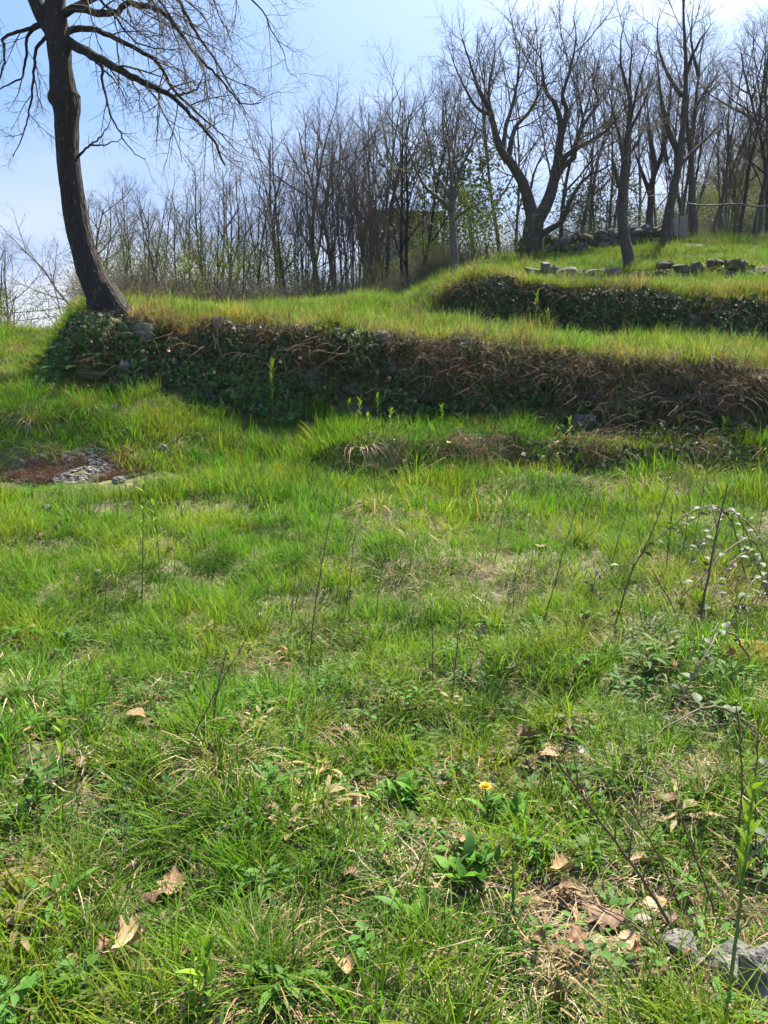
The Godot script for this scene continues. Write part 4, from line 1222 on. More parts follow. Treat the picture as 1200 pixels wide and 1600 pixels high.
func fence(label: String, xa: float, da: float, xb: float, db: float, tall: float, posts: int, railed: bool) -> void:
	var t := thing("wire_fence", Vector3.ZERO, 0.0, label, "fence")
	var foot := func(f: float) -> Vector3: return on(lerpf(xa, xb, f), lerpf(da, db, f))
	var tops := PackedVector3Array(); var lows := PackedVector3Array(); var r := PackedFloat32Array()
	for k in posts:
		var p: Vector3 = foot.call(k / (posts - 1.0))
		var b := MB.new()
		b.tube(PackedVector3Array([p + Vector3(0, -0.3, 0), p + Vector3(0, tall + 0.05, 0), p + Vector3(0, tall + 0.055, 0)]), PackedFloat32Array([0.024, 0.024, 0.0]), 8)
		part("post", b.done(), M.steel, t)
	for k in 13:
		var p: Vector3 = foot.call(k / 12.0)
		tops.append(p + Vector3(0, tall, 0.03)); lows.append(p + Vector3(0, 0.08, 0.03)); r.append(0.022 if railed else 0.011)
	var tb := MB.new()
	tb.tube(tops, r, 6)
	part("top_rail" if railed else "top_wire", tb.done(), M.steel, t)
	var L := Vector2(xa, da).distance_to(Vector2(xb, db))
	var mb := MB.new()
	var n := int(L / 0.085)
	var H := tall - 0.06
	for k in n:
		for s in [1.0, -1.0]:
			var f0 := float(k) / n
			var f1: float = clampf(f0 + s * H / L, 0.0, 1.0)
			if f1 == f0: continue
			var e: float = absf(f1 - f0) * L / H
			var a: Vector3 = foot.call(f0)
			var c: Vector3 = foot.call(f1)
			mb.tube(PackedVector3Array([a + Vector3(0, 0.05, 0.03 + 0.004 * s), c + Vector3(0, 0.05 + H * e, 0.03 + 0.004 * s)]), PackedFloat32Array([0.0022, 0.0022]), 3)
	part("mesh_wire", mb.done(), M.steel, t, "stuff")

# ---------------------------------------------------------------- grass
func tuft(s: int, n: int, spread: float, l0: float, l1: float, wide: float, lean: float, droop: float, segs: int, dry := 0.0) -> ArrayMesh:
	rng.seed = s
	var b := MB.new()
	for k in n:
		var a := R(0, TAU)
		var q := spread * sqrt(rng.randf())
		var p := Vector3(cos(a) * q, -0.01, sin(a) * q)
		var g := a + R(-1.3, 1.3)
		var out := Vector3(cos(g), 0, sin(g))
		var dir := (Vector3.UP + out * lean * R(0.15, 1.0) * (0.5 + q / spread)).normalized()
		var L := R(l0, l1)
		var lat := Vector3(-sin(g), 0, cos(g)).rotated(Vector3.UP, R(-0.9, 0.9))
		var w := wide * R(0.45, 1.35) * 0.5
		var pts := PackedVector3Array(); var sd := PackedVector3Array()
		for i in segs + 1:
			pts.append(p)
			sd.append(lat * w * (1.0 - pow(float(i) / segs, 1.6)))
			p += dir * L / segs
			dir = (dir + Vector3(0, -droop * R(0.3, 1.2), 0) + out * 0.10 + rv(0.10)).normalized()
		# green blades take 0.42, 0.68, 0.30 of the tuft's colour, straw ones nearly all of it
		var c := vary(Color(0.84, 0.84, 0.80), 0.2)
		var tip := c
		if dry == 0.0:
			c = vary(Color(0.42, 0.68, 0.30), 0.24) if rng.randf() > 0.09 else vary(Color(0.74, 0.70, 0.72), 0.12)
			tip = c.lerp(Color(0.74, 0.74, 0.5), R(0.3, 0.7)) if rng.randf() < 0.2 else c * Color(1.12, 1.06, 0.9)
		var root := c * Color(1.05, 0.92, 1.0)
		b.ribbon(pts, sd, root, tip)
	return b.done()

func patch(s: int, n: int) -> ArrayMesh:
	# a square foot of turf for farther off: several tufts, each with a tone of its own
	var out := MB.new()
	var one := []
	for k in 3: one.append(tuft(s * 10 + k, 28, 0.13, 0.07, 0.20, 0.0095, 0.7, 0.3, 3).surface_get_arrays(0))
	rng.seed = s
	for k in n:
		var arr: Array = one[k % 3]
		var q := 0.30 * sqrt((k + 0.5) / n)
		var sc := R(0.75, 1.2)
		var t := Transform3D(Basis(Vector3.UP, R(0, TAU)).scaled(Vector3(sc, sc * R(0.8, 1.2), sc)), Vector3(cos(k * 2.4) * q, 0, sin(k * 2.4) * q))
		var o := out.v.size()
		out.v.append_array(t * (arr[Mesh.ARRAY_VERTEX] as PackedVector3Array))
		out.n.append_array(Transform3D(t.basis.orthonormalized(), Vector3.ZERO) * (arr[Mesh.ARRAY_NORMAL] as PackedVector3Array))
		var tone := Color(R(0.7, 1.1), R(0.8, 1.08), R(0.6, 1.1))
		for cc in (arr[Mesh.ARRAY_COLOR] as PackedColorArray): out.c.append(cc * tone)
		for ii in (arr[Mesh.ARRAY_INDEX] as PackedInt32Array): out.ix.append(o + ii)
	out.u.resize(out.v.size())
	return out.done()

func flat_straw(s: int) -> ArrayMesh:
	rng.seed = s
	var b := MB.new()
	for k in 16:
		var p := Vector3(R(-0.1, 0.1), R(0.004, 0.03), R(-0.1, 0.1))
		var a := R(0, TAU)
		var d := Vector3(cos(a), R(-0.12, 0.2), sin(a))
		var L := R(0.05, 0.15)
		var pts := PackedVector3Array(); var sd := PackedVector3Array()
		for i in 4:
			pts.append(p)
			sd.append(Vector3(-sin(a), R(-0.4, 0.4), cos(a)) * R(0.0012, 0.0024))
			p += d * L / 3.0
			d = (d + rv(0.35)).normalized()
		var c := vary(Color(0.8, 0.78, 0.72), 0.35)
		b.ribbon(pts, sd, c, c)
	return b.done()

func oval(b: MB, p: Vector3, dir: Vector3, up: Vector3, L: float, w: float, bend: float, col: Color, tip: Color, segs := 5, fold := 0.25, shape := 1.0) -> void:
	var lat := dir.cross(up).normalized()
	var pts := PackedVector3Array(); var sd := PackedVector3Array()
	var d := dir
	for i in segs + 1:
		var t := float(i) / segs
		pts.append(p)
		var k := sin(PI * pow(t, shape)) * 0.96 + 0.04 * (1.0 - t)
		sd.append(lat * w * 0.5 * maxf(k, 0.001))
		p += d * L / segs
		d = (d - up * bend / segs).normalized()
	b.ribbon(pts, sd, col, tip, fold)

func herb(s: int) -> ArrayMesh:
	rng.seed = s
	var b := MB.new()
	var big := 1.0 if s < 352 else 1.9
	for k in 11:
		var a := R(0, TAU)
		var o := Vector3(cos(a), 0, sin(a))
		var p := o * R(0.0, 0.05) + Vector3(0, R(0.015, 0.06), 0)
		oval(b, p, (o + Vector3(0, R(0.0, 0.7), 0)).normalized(), Vector3.UP, R(0.018, 0.042) * big, R(0.010, 0.022) * (1.0 + (big - 1.0) * 0.4), R(0.2, 0.9), vary(Color(0.75, 0.8, 0.75), 0.2), Color(0.85, 0.9, 0.75), 3, 0.2, 0.8)
	return b.done()

const CLEAR := [[-3.35, 8.1, 0.75], [-2.9, 8.1, 0.6], [0.04, 2.62, 0.16], [0.40, 2.50, 0.14], [0.27, 2.16, 0.14], [0.10, 1.97, 0.12], [0.69, 2.44, 0.10], [0.60, 1.98, 0.16], [0.76, 2.02, 0.12], [-0.62, 2.16, 0.09], [-0.66, 1.89, 0.10], [-1.0, 3.07, 0.12], [0.6, 2.86, 0.14]]
const DRY_SPOTS := [[0.15, 6.6, 0.9], [0.75, 5.3, 0.55], [0.3, 4.9, 0.45], [1.3, 7.4, 0.7], [3.2, 8.1, 0.9], [2.2, 8.2, 0.5], [-0.55, 2.75, 0.22], [0.84, 2.0, 0.30], [0.95, 1.8, 0.25], [0.52, 2.0, 0.18], [-0.3, 3.4, 0.25], [1.7, 4.4, 0.4], [-3.4, 8.8, 0.5], [1.15, 2.75, 0.22], [0.1, 2.35, 0.12], [-1.0, 3.3, 0.2], [0.4, 1.75, 0.2], [2.0, 5.0, 0.5]]

func dryness(x: float, d: float) -> float:
	var v := 0.03 + 0.5 * nf.get_noise_2d(x * 85.0 + 300.0, d * 85.0) + 0.25 * nz.get_noise_2d(x * 30.0, d * 30.0 + 700.0)
	for s in DRY_SPOTS:
		var q: float = (pow(x - s[0], 2.0) + pow(d - s[1], 2.0)) / (s[2] * s[2])
		if q < 4.0: v += 0.62 * exp(-q)
	if x < -0.3 and x > -3.0 and d > 4.0 and d < 9.0: v -= 0.15
	return clampf(v, 0.0, 1.0)

func meadow() -> void:
	var green := []
	var far := []
	var long := []
	for k in 5: green.append(tuft(300 + k, 24, 0.07, 0.07, 0.20, 0.0062, 0.75, 0.34, 3))
	for k in 3: long.append(tuft(310 + k, 24, 0.05, 0.15, 0.29, 0.0066, 0.8, 0.38, 4))
	for k in 4: far.append(patch(320 + k, 7))
	var dry := []
	for k in 3: dry.append(tuft(330 + k, 20, 0.07, 0.10, 0.24, 0.0042, 1.7, 0.6, 4, 1.0))
	var lit := [flat_straw(340), flat_straw(341)]
	var hb := [herb(350), herb(351), herb(352)]
	var sets := {"green": green, "long": long, "far": far, "dry": dry, "lit": lit, "herb": hb}
	var xf := {}
	var co := {}
	for key in sets:
		xf[key] = []; co[key] = []
		for m in sets[key]: xf[key].append([]); co[key].append([])
	rng.seed = 4242
	var vivid := Color(0.108, 0.285, 0.013)
	var lime := Color(0.235, 0.35, 0.022)
	var deep := Color(0.045, 0.135, 0.015)
	var blue := Color(0.085, 0.155, 0.05)
	var pale := Color(0.50, 0.42, 0.25)
	var tan_ := Color(0.30, 0.225, 0.125)
	var grey := Color(0.36, 0.33, 0.26)
	var put := func(key: String, x: float, d: float, s: float, tall: float, c: Color) -> void:
		var k := rng.randi() % (sets[key] as Array).size()
		var sl := (h(x, d + 0.06) - h(x, d - 0.06)) / 0.12
		var y := h(x, d)
		for q in CLEAR:
			if pow(x - q[0], 2.0) + pow(d - q[1], 2.0) < q[2] * q[2]: tall *= 0.45
		var slx := (h(x + 0.06, d) - h(x - 0.06, d)) / 0.12
		var full := 0.9 if key == "far" else 0.5
		var tilt := Basis(Vector3.RIGHT, atan(clampf(sl, -0.9, 0.9)) * full) * Basis(Vector3.BACK, atan(clampf(slx, -0.9, 0.9)) * full)
		xf[key][k].append(Transform3D((tilt * Basis(Vector3.UP, rng.randf() * TAU)).scaled(Vector3(s, s * tall, s)), Vector3(x, y, -d)))
		co[key][k].append(c if key in ["dry", "lit", "herb"] else Color(c.r * 2.0, c.g * 1.24, c.b * 2.6))
	var d := 0.75
	while d < 27.0:
		var near := d < 4.2
		var step := 0.05 if near else 0.08 if d < 10.5 else 0.12
		var dens := 360.0 if d < 2.6 else 300.0 if near else 230.0 if d < 6.5 else 150.0 if d < 11.0 else 85.0 if d < 18.5 else 50.0
		var half := 0.52 * d + (1.0 if d < 10.0 else 1.6)
		var n := int(dens * step * half * 2.0)
		for k in n:
			var x := R(-half, half)
			var dd := d + R(0, step)
			if x < -8.8 and dd > 14.6: continue
			var slope := absf(base_h(x, dd + 0.05) - base_h(x, dd - 0.05)) / 0.1
			if slope > 0.75 and x > -4.7 and rng.randf() < (0.80 if dd > 9.4 else 0.08): continue
			var lip := dd > 10.0 and absf(dd - w1(x) - 0.38) < 0.2 and x > -3.4 or absf(dd - w2(x) - 0.32) < 0.2 and x > 0.8
			if x < 1.9 and dd > 13.0:
				var edge := lerpf(15.3, 21.0, ss(-6.0, 1.8, x))
				if dd > edge + 0.3 and x > -4.3 - 0.32 * (dd - 11.0) - 0.5 and rng.randf() < 0.85: continue
			if x > 2.0 and dd > 9.05 and dd < 9.95 and rng.randf() < 0.6 * ss(2.0, 3.0, x): continue
			if x > 2.6 and dd > 16.2 and dd < 17.25 and rng.randf() < 0.75: continue
			var gq := pow((x + 3.35) / 0.82, 2.0) + pow((dd - 8.52) / 0.55, 2.0)
			if gq < 1.0 and rng.randf() < 0.9: continue
			var dr := dryness(x, dd)
			var pn := nz.get_noise_2d(x * 60.0 + 40.0, dd * 60.0)
			var pm := nf.get_noise_2d(x * 140.0, dd * 140.0 + 55.0)
			var col := vivid.lerp(lime, clampf(0.14 + 0.9 * pn + 0.4 * pm + R(-0.25, 0.25), 0.0, 1.0))
			if pm < -0.12: col = col.lerp(deep, clampf((-0.12 - pm) * 3.0, 0.0, 0.8))
			if rng.randf() < 0.10: col = col.lerp(blue, 0.7)
			if dd > 10.4: col = col.lerp(Color(0.16, 0.265, 0.035), 0.5).lerp(Color(0.34, 0.29, 0.12), clampf(-0.16 + 1.1 * nf.get_noise_2d(x * 75.0 + 9.0, dd * 75.0), 0.0, 0.75))
			col = vary(col, 0.22)
			var thin := nf.get_noise_2d(x * 190.0 + 777.0, dd * 190.0)
			if thin > 0.2 and dd < 8.0 and rng.randf() < 0.6:
				if near and rng.randf() < 0.5: put.call("herb" if rng.randf() < 0.5 else "lit", x, dd, R(0.7, 1.3), 1.0, vary(Color(0.10, 0.22, 0.03), 0.35) if rng.randf() < 0.4 else vary(tan_, 0.4))
				continue
			var size := clampf(0.95 + 0.9 * pm + R(-0.25, 0.25), 0.55, 1.6)
			var u := rng.randf()
			if u < dr * 0.75:
				put.call("dry" if rng.randf() < 0.7 or not near else "lit", x, dd, R(0.6, 1.15) * (1.0 if d < 7.0 else 1.15), R(0.6, 1.1), vary(pale if rng.randf() < 0.4 else tan_ if rng.randf() < 0.55 else grey, 0.3))
			elif d > 6.5:
				if lip and rng.randf() < 0.6: put.call("far", x, dd, R(0.7, 1.1), R(1.0, 1.6), col.lerp(Color(0.36, 0.31, 0.10), R(0.0, 0.7)))
				if rng.randf() < 0.17: put.call("far", x, dd, R(0.85, 1.15) * (1.0 if d < 11.0 else 1.15), size * R(0.8, 1.15), col)
			elif u > 0.88 or (pm > 0.2 and u > 0.5):
				put.call("long", x, dd, R(0.6, 1.05), R(0.7, 1.1), col)
			elif u < dr * 0.75 + 0.16 and near:
				put.call("herb", x, dd, R(0.7, 1.4), 1.0, vary(Color(0.085, 0.19, 0.035), 0.35))
			else:
				put.call("green", x, dd, R(0.75, 1.15), size * R(0.75, 1.1), col)
			if near and rng.randf() < 0.16 + 0.4 * dr:
				put.call("lit", x + R(-0.1, 0.1), dd, R(0.7, 1.3), 1.0, vary(tan_ if rng.randf() < 0.6 else grey, 0.35))
		d += step
	var names := {"green": "short_blades", "long": "long_blades", "far": "tufts", "dry": "dry_tufts", "lit": "fallen_straw", "herb": "herb_leaves"}
	var owners := {"green": mass("meadow_grass", "green spring grass of the meadow and terraces"), "dry": mass("dry_grass", "bleached dry grass scattered through the meadow"), "herb": mass("small_herbs", "small round-leaved herbs low in the grass")}
	owners["long"] = owners["green"]; owners["far"] = owners["green"]; owners["lit"] = owners["dry"]
	for key in sets:
		for k in sets[key].size():
			var near_mat: Material = M.straw_near if key in ["dry", "lit"] else M.leaf_near if key == "herb" else M.grass_near
			if key != "far":
				merged(names[key], sets[key][k], near_mat, xf[key][k], co[key][k], owners[key])
				continue
			many(names[key], sets[key][k], M.straw if key in ["dry", "lit"] else M.leaf if key == "herb" else M.grass, xf[key][k], co[key][k], "", owners[key])
	# gravel and reddish sedge on the mound
	var gx := []
	var gc := []
	for k in 1300:
		var a := R(0, TAU)
		var q := sqrt(rng.randf())
		var x := -3.35 + cos(a) * q * 0.85
		var dd := 8.62 + sin(a) * q * 0.42
		var s := R(0.015, 0.042)
		gx.append(Transform3D(Basis.from_euler(rv(3.0)).scaled(Vector3(s * 1.3, s * 0.7, s)), on(x, dd, 0.01)))
		gc.append(vary(Color(0.22, 0.20, 0.175), 0.45))
	var pebble := mat("pebble", Color.WHITE, 0.9, 0.0, true)
	many("gravel", stones[0], pebble, gx, gc, "patch of pale grey gravel and leaf scraps on the left mound")
	gx = []
	gc = []
	for k in 420:
		var a := R(0, TAU)
		var q := sqrt(rng.randf())
		var x := -3.35 + cos(a) * q * 0.8
		var dd := 8.58 + sin(a) * q * 0.40
		var s := R(0.6, 1.0)
		if nf.get_noise_2d(x * 110.0, dd * 110.0) < -0.12: continue
		gx.append(Transform3D(Basis(Vector3.UP, R(0, TAU)).scaled(Vector3(s, s * 0.8, s)), on(x, dd)))
		gc.append(vary(Color(0.30, 0.125, 0.15), 0.4))
	many("red_sedge", green[1], M.straw, gx, gc, "reddish brown sedge growing on the gravel patch")

# ---------------------------------------------------------------- single plants
func leaf_mesh(s: int, L: float, w: float, bend: float, shape := 1.0) -> ArrayMesh:
	rng.seed = s
	var b := MB.new()
	oval(b, Vector3.ZERO, Vector3(0, 0.35, 1).normalized(), Vector3(0, 1, -0.35).normalized(), L, w, bend, Color(0.72, 0.78, 0.7), Color(0.9, 0.95, 0.8), 7, 0.28, shape)
	return b.done()

func whip(pts: Array, r0: float, r1: float, m: Material, label: String, group: String, twigs := 3, cat := "stem", called := "dry_stem") -> Node3D:
	# pts: x, depth, height above the ground at the root, ...
	var base := on(pts[0], pts[1], -0.03)
	var t := thing(called, base, 0.0, label, cat, group)
	var ps := PackedVector3Array()
	var i := 2
	ps.append(Vector3.ZERO)
	while i + 2 < pts.size() + 0:
		ps.append(Vector3(pts[i], pts[i + 1], pts[i + 2])); i += 3
	var L := line_limb(ps, r0, r1, 5, 0.002)
	var b := MB.new()
	b.tube(L[0], L[1], 6)
	for k in range(3, (L[0] as PackedVector3Array).size() - 1, 2):
		# nodes: small buds along the stem
		var p: Vector3 = L[0][k]
		var o := rv().normalized()
		b.tube(PackedVector3Array([p, p + o * L[1][k] * 2.2 + Vector3(0, 0.006, 0)]), PackedFloat32Array([L[1][k] * 0.9, L[1][k] * 0.2]), 4)
	part("stalk", b.done(), m, t)
	for k in twigs:
		var q := int(lerpf(0.35, 0.9, (k + 0.5) / twigs) * (L[0] as PackedVector3Array).size())
		var p: Vector3 = L[0][q]
		var o := (Vector3(R(-1, 1), R(0.7, 1.6), R(-0.6, 0.6))).normalized() * R(0.06, 0.2) * clampf(L[2], 0.4, 1.2)
		var tb := MB.new()
		tb.tube(PackedVector3Array([p, p + o * 0.5 + rv(0.008), p + o + rv(0.015)]), PackedFloat32Array([L[1][q] * 0.7, L[1][q] * 0.5, 0.0008]), 4)
		part("twig", tb.done(), m, t)
	t.set_meta("tip", ps[ps.size() - 1])
	return t

func plants() -> void:
	var lm := [leaf_mesh(401, 0.13, 0.034, 1.3, 0.75), leaf_mesh(402, 0.11, 0.038, 0.7, 0.7), leaf_mesh(403, 0.09, 0.03, 0.3, 0.75), leaf_mesh(404, 0.15, 0.032, 1.7, 0.8)]
	var fresh := mat("fresh_leaf", lin(0.12, 0.28, 0.025), 0.55, 0.75, true)
	fresh.metallic_specular = 0.27
	var dark := mat("dark_leaf", lin(0.065, 0.165, 0.025), 0.5, 0.55, true)
	dark.metallic_specular = 0.27
	var lime := mat("lime_leaf", lin(0.25, 0.39, 0.03), 0.5, 0.8, true)
	lime.metallic_specular = 0.27
	rng.seed = 410
	var ro := [[0.04, 2.62, 34, 0.85, 0, "large leafy rosette of narrow green leaves left of the yellow flower"], [0.40, 2.50, 28, 0.75, 0, "green leafy rosette directly right of the yellow flower"], [0.27, 2.16, 24, 0.7, 1, "bright rosette of broad leaves below the yellow flower"], [0.10, 1.97, 20, 0.6, 1, "flat rosette of broad leaves lower left of the bright rosette"], [0.69, 2.44, 16, 0.55, 1, "low plant with round dark leaves under the long brown stem"], [-0.02, 2.28, 10, 0.5, 0, "small spreading seedling leaves between the large rosette and the flat one"]]
	for a in ro:
		var t := thing("leafy_rosette", on(a[0], a[1]), R(0, TAU), a[5], "plant", "broad-leaved plants in the grass")
		for k in a[2]:
			var f: float = float(k) / a[2]
			var o := part("leaf", lm[rng.randi() % 4] if a[4] == 0 else lm[1 + rng.randi() % 2], [fresh, dark, fresh][rng.randi() % 3], t)
			var s: float = a[3] * R(0.65, 1.1)
			var wide := 1.0 if a[4] == 0 else 1.5
			o.transform = Transform3D((Basis(Vector3.UP, k * 2.4 + R(-0.3, 0.3)) * Basis(Vector3.RIGHT, -lerpf(0.25, 1.15, f))).scaled(Vector3(s * wide, s, s)), Vector3(R(-0.07, 0.07), R(0.01, 0.06), R(-0.06, 0.06)))
	# the one yellow flower
	var fl := thing("yellow_flower", on(0.345, 2.56), 0.0, "single yellow flower head standing between two rosettes", "flower")
	var fb := MB.new()
	fb.tube(PackedVector3Array([Vector3.ZERO, Vector3(0.004, 0.05, 0.004), Vector3(0.0, 0.10, 0.012)]), PackedFloat32Array([0.004, 0.0035, 0.0032]), 7)
	part("stalk", fb.done(), M.stem_green, fl)
	var yb := MB.new()
	for ring in 4:
		for k in 16 - ring * 3:
			var a := TAU * k / (16 - ring * 3) + ring * 0.3
			var o := Vector3(cos(a), 0, sin(a))
			var up := lerpf(0.25, 1.8, ring / 3.0)
			var d := (o + Vector3(0, up, 0)).normalized()
			oval(yb, Vector3(0, 0.10, 0.012) + o * 0.003, d, (Vector3.UP - o * 0.3 * up).normalized(), 0.021 - ring * 0.002, 0.007, 0.5, Color(1, 0.9, 0.8), Color(1, 1, 1), 3, 0.2, 0.7)
	part("petals", yb.done(), mat("petal", lin(0.88, 0.56, 0.015), 0.6, 0.5, true), fl)
	# upright leafy shoots
	var shoots := [[-0.405, 1.66, 0.21, 0.95, "upright broad-leaved shoot at the very front, left of centre", 13], [0.36, 2.03, 0.20, 0.6, "slim upright leafy shoot right of the flat rosette", 9], [0.93, 1.70, 0.24, 0.55, "light green leafy shoot in the bottom right corner", 11]]
	for a in shoots:
		var t := thing("leafy_shoot", on(a[0], a[1], -0.02), R(0, TAU), a[4], "plant")
		var b := MB.new()
		var H: float = a[2]
		b.tube(PackedVector3Array([Vector3.ZERO, Vector3(0.004, H * 0.5, 0.003), Vector3(0.0, H, 0.006)]), PackedFloat32Array([0.005, 0.004, 0.0022]), 7)
		part("stalk", b.done(), M.stem_green, t)
		for k in a[5]:
			var f: float = (k + 0.5) / a[5]
			var o := part("leaf", lm[1 + k % 2] if k % 3 else lm[0], fresh if k % 3 else lime, t)
			var s: float = a[3] * lerpf(0.75, 0.55, absf(f - 0.4)) * R(0.8, 1.05)
			o.transform = Transform3D((Basis(Vector3.UP, k * 2.4) * Basis(Vector3.RIGHT, -lerpf(0.2, 1.15, f))).scaled(Vector3(s, s, s)), Vector3(0, H * lerpf(0.12, 0.98, f), 0))
	# bright young shoots along the foot of the walls: one is built, the others are copies
	var proto: Node3D = null
	for a in SHOOTS:
		if proto == null:
			proto = thing("young_shoot", Vector3.ZERO, 0.0, a[4], "plant", "bright young shoots along the ivy walls")
			var b := MB.new()
			b.tube(PackedVector3Array([Vector3(0, -0.05, 0), Vector3(0.01, 0.2, 0.0), Vector3(-0.01, 0.42, 0.02)]), PackedFloat32Array([0.006, 0.005, 0.003]), 5)
			part("stalk", b.done(), M.stem_green, proto)
			for k in 18:
				var f := (k + 0.5) / 18.0
				var o := part("leaf", lm[1 + k % 2], lime, proto)
				var s := R(0.8, 1.25) * lerpf(0.7, 1.0, f)
				o.transform = Transform3D((Basis(Vector3.UP, k * 2.4) * Basis(Vector3.RIGHT, -lerpf(0.1, 0.95, f))).scaled(Vector3(s, s, s)), Vector3(0, 0.44 * f, 0))
			proto.position = on(a[0], a[1]); proto.scale = Vector3(1, a[2], 1) * a[3]
		else:
			dup(proto, on(a[0], a[1]), R(0, TAU), Vector3(1, a[2], 1) * a[3], a[4], "bright young shoots along the ivy walls").set_meta("category", "plant")
	# ferns on the corner bank
	var fproto: Node3D = null
	var ferns := [[-4.35, 10.75, 0.9, "dark fern at the outer left of the bank under the leaning tree"], [-4.05, 10.7, 1.0, "dark fern on the bank straight below the leaning trunk"], [-3.75, 10.75, 0.8, "smaller fern right of the one below the leaning trunk"], [-4.25, 10.9, 0.75, "fern high on the bank close to the leaning tree's foot"], [1.15, 10.2, 0.75, "lone green fern at the foot of the ivy wall near its middle"], [-2.2, 10.6, 0.7, "fern in the ivy wall right of the white stone"], [-4.55, 10.95, 0.8, "fern at the top left edge of the bank"]]
	for a in ferns:
		if fproto == null:
			fproto = thing("fern", Vector3.ZERO, 0.0, a[3], "fern", "ferns growing from the terrace wall")
			for k in 7:
				var b := MB.new()
				var g := k * 0.9 + R(-0.2, 0.2)
				var o := Vector3(cos(g), 0, sin(g))
				var p := Vector3.ZERO
				var d := (o * 0.7 + Vector3.UP).normalized()
				for i in 11:
					var q := p + d * 0.04
					b.tube(PackedVector3Array([p, q]), PackedFloat32Array([0.003, 0.003]), 3, Color(0.8, 0.9, 0.7))
					var lat := d.cross(Vector3.UP).normalized()
					for sgn in [-1.0, 1.0]:
						oval(b, q, (lat * sgn + d * 0.5).normalized(), Vector3.UP, 0.11 * sin(PI * (i + 1.5) / 13.0), 0.028, 0.5, Color(0.7, 0.75, 0.7), Color(0.8, 0.85, 0.75), 3, 0.1, 0.6)
					p = q
					d = (d + Vector3(0, -0.16, 0)).normalized()
				part("frond", b.done(), dark, fproto)
			fproto.position = on(a[0], a[1], 0.05); fproto.scale = Vector3.ONE * a[2]
		else:
			dup(fproto, on(a[0], a[1], 0.05), R(0, TAU), Vector3.ONE * a[2], a[3], "ferns growing from the terrace wall").set_meta("category", "fern")
	# bare stems standing in the meadow
	rng.seed = 430
	for a in WHIPS:
		var m: Material = M[a[1]]
		var t := whip(a[3], a[2][0], a[2][1], m, a[0], "thin bare stems standing in the meadow", int(a[2][2]) + 2)
		if a[2].size() > 3:
			var tip: Vector3 = t.get_meta("tip")
			for k in a[2][3]:
				var f: float = float(k) / a[2][3]
				var o := part("leaf", lm[2], lime, t)
				var s := R(0.5, 0.8)
				o.transform = Transform3D((Basis(Vector3.UP, k * 2.4) * Basis(Vector3.RIGHT, -R(0.3, 1.1))).scaled(Vector3(s, s, s)), tip.lerp(tip * 0.55, f) )
		t.remove_meta("tip")
	# seed heads
	var sh := whip([1.18, 4.43, 0.01, 0.14, 0.0, 0.03, 0.30, 0.02], 0.003, 0.002, M.stem_brown, "dry stalk with round brown burrs in the grass, left of the brambles", "", 2, "seed head", "burr_stalk")
	sh.remove_meta("tip")
	for k in 8:
		var bb := MB.new()
		for j in 22:
			var o := rv().normalized()
			bb.tube(PackedVector3Array([Vector3.ZERO, o * 0.02]), PackedFloat32Array([0.005, 0.0006]), 3)
		var q := part("burr", bb.done(), M.cane, sh)
		q.position = Vector3(R(-0.04, 0.07), 0.12 + k * 0.025, R(-0.03, 0.04))
	# brambles on the right
	var silver := mat("silver_leaf", lin(0.10, 0.14, 0.085), 0.55, 0.25, true)
	silver.metallic_specular = 0.27
	var mid := mat("bramble_leaf", lin(0.07, 0.11, 0.06), 0.5, 0.3, true)
	mid.metallic_specular = 0.27
	var bl := leaf_mesh(420, 0.06, 0.036, 0.7, 0.8)
	var bs := [["silvery-leaved bramble arching left from the right edge beside the thick dark stem", [[2.35, 5.0, 2.0, 4.75, 0.55, 1.45, 4.85, 0.10], [2.45, 4.9, 2.1, 4.5, 0.45, 1.65, 4.3, 0.08], [2.3, 4.5, 2.05, 4.4, 0.38, 1.75, 4.2, 0.12], [2.5, 4.6, 2.2, 4.9, 0.5, 1.9, 5.3, 0.25], [2.6, 5.4, 2.3, 5.2, 0.4, 1.95, 4.9, 0.15], [2.2, 4.3, 2.0, 4.15, 0.3, 1.8, 4.0, 0.1]], 16], ["low bramble with a few grey-green leaves right of the pale grass tussock", [[1.75, 3.6, 1.45, 3.3, 0.28, 1.12, 3.0, 0.06], [1.5, 3.0, 1.25, 2.9, 0.2, 0.98, 2.8, 0.05]], 11], ["trailing bramble runner at the right edge below the moss cushion", [[1.75, 3.0, 1.55, 2.75, 0.22, 1.2, 2.5, 0.05], [1.5, 2.45, 1.3, 2.3, 0.18, 1.0, 2.15, 0.04]], 7]]
	rng.seed = 440
	for a in bs:
		var c0 = a[1][0]
		var base := on(c0[0], c0[1])
		var t := thing("bramble", base, 0.0, a[0], "bramble")
		for c in a[1]:
			var p0 := on(c[0], c[1]) - base
			var p1 := on(c[2], c[3], c[4]) - base
			var p2 := on(c[5], c[6], c[7]) - base
			var L := line_limb(PackedVector3Array([p0, p1, p2]), 0.006, 0.0028, 7, 0.006)
			var b := MB.new()
			b.tube(L[0], L[1], 6)
			part("cane", b.done(), M.cane, t)
			for k in a[2]:
				var q: Vector3 = L[0][int(lerpf(0.3, 0.99, float(k) / a[2]) * (L[0] as PackedVector3Array).size())]
				var o := part("leaf", bl, silver if rng.randf() < 0.6 else mid, t)
				var s := R(0.7, 1.15)
				o.transform = Transform3D((Basis(Vector3.UP, R(0, TAU)) * Basis(Vector3.RIGHT, R(-0.5, 0.6)) * Basis(Vector3.BACK, R(-0.6, 0.6))).scaled(Vector3(s, s, s)), q + rv(0.02))
	# dead brambles on the ground
	var dbm := []
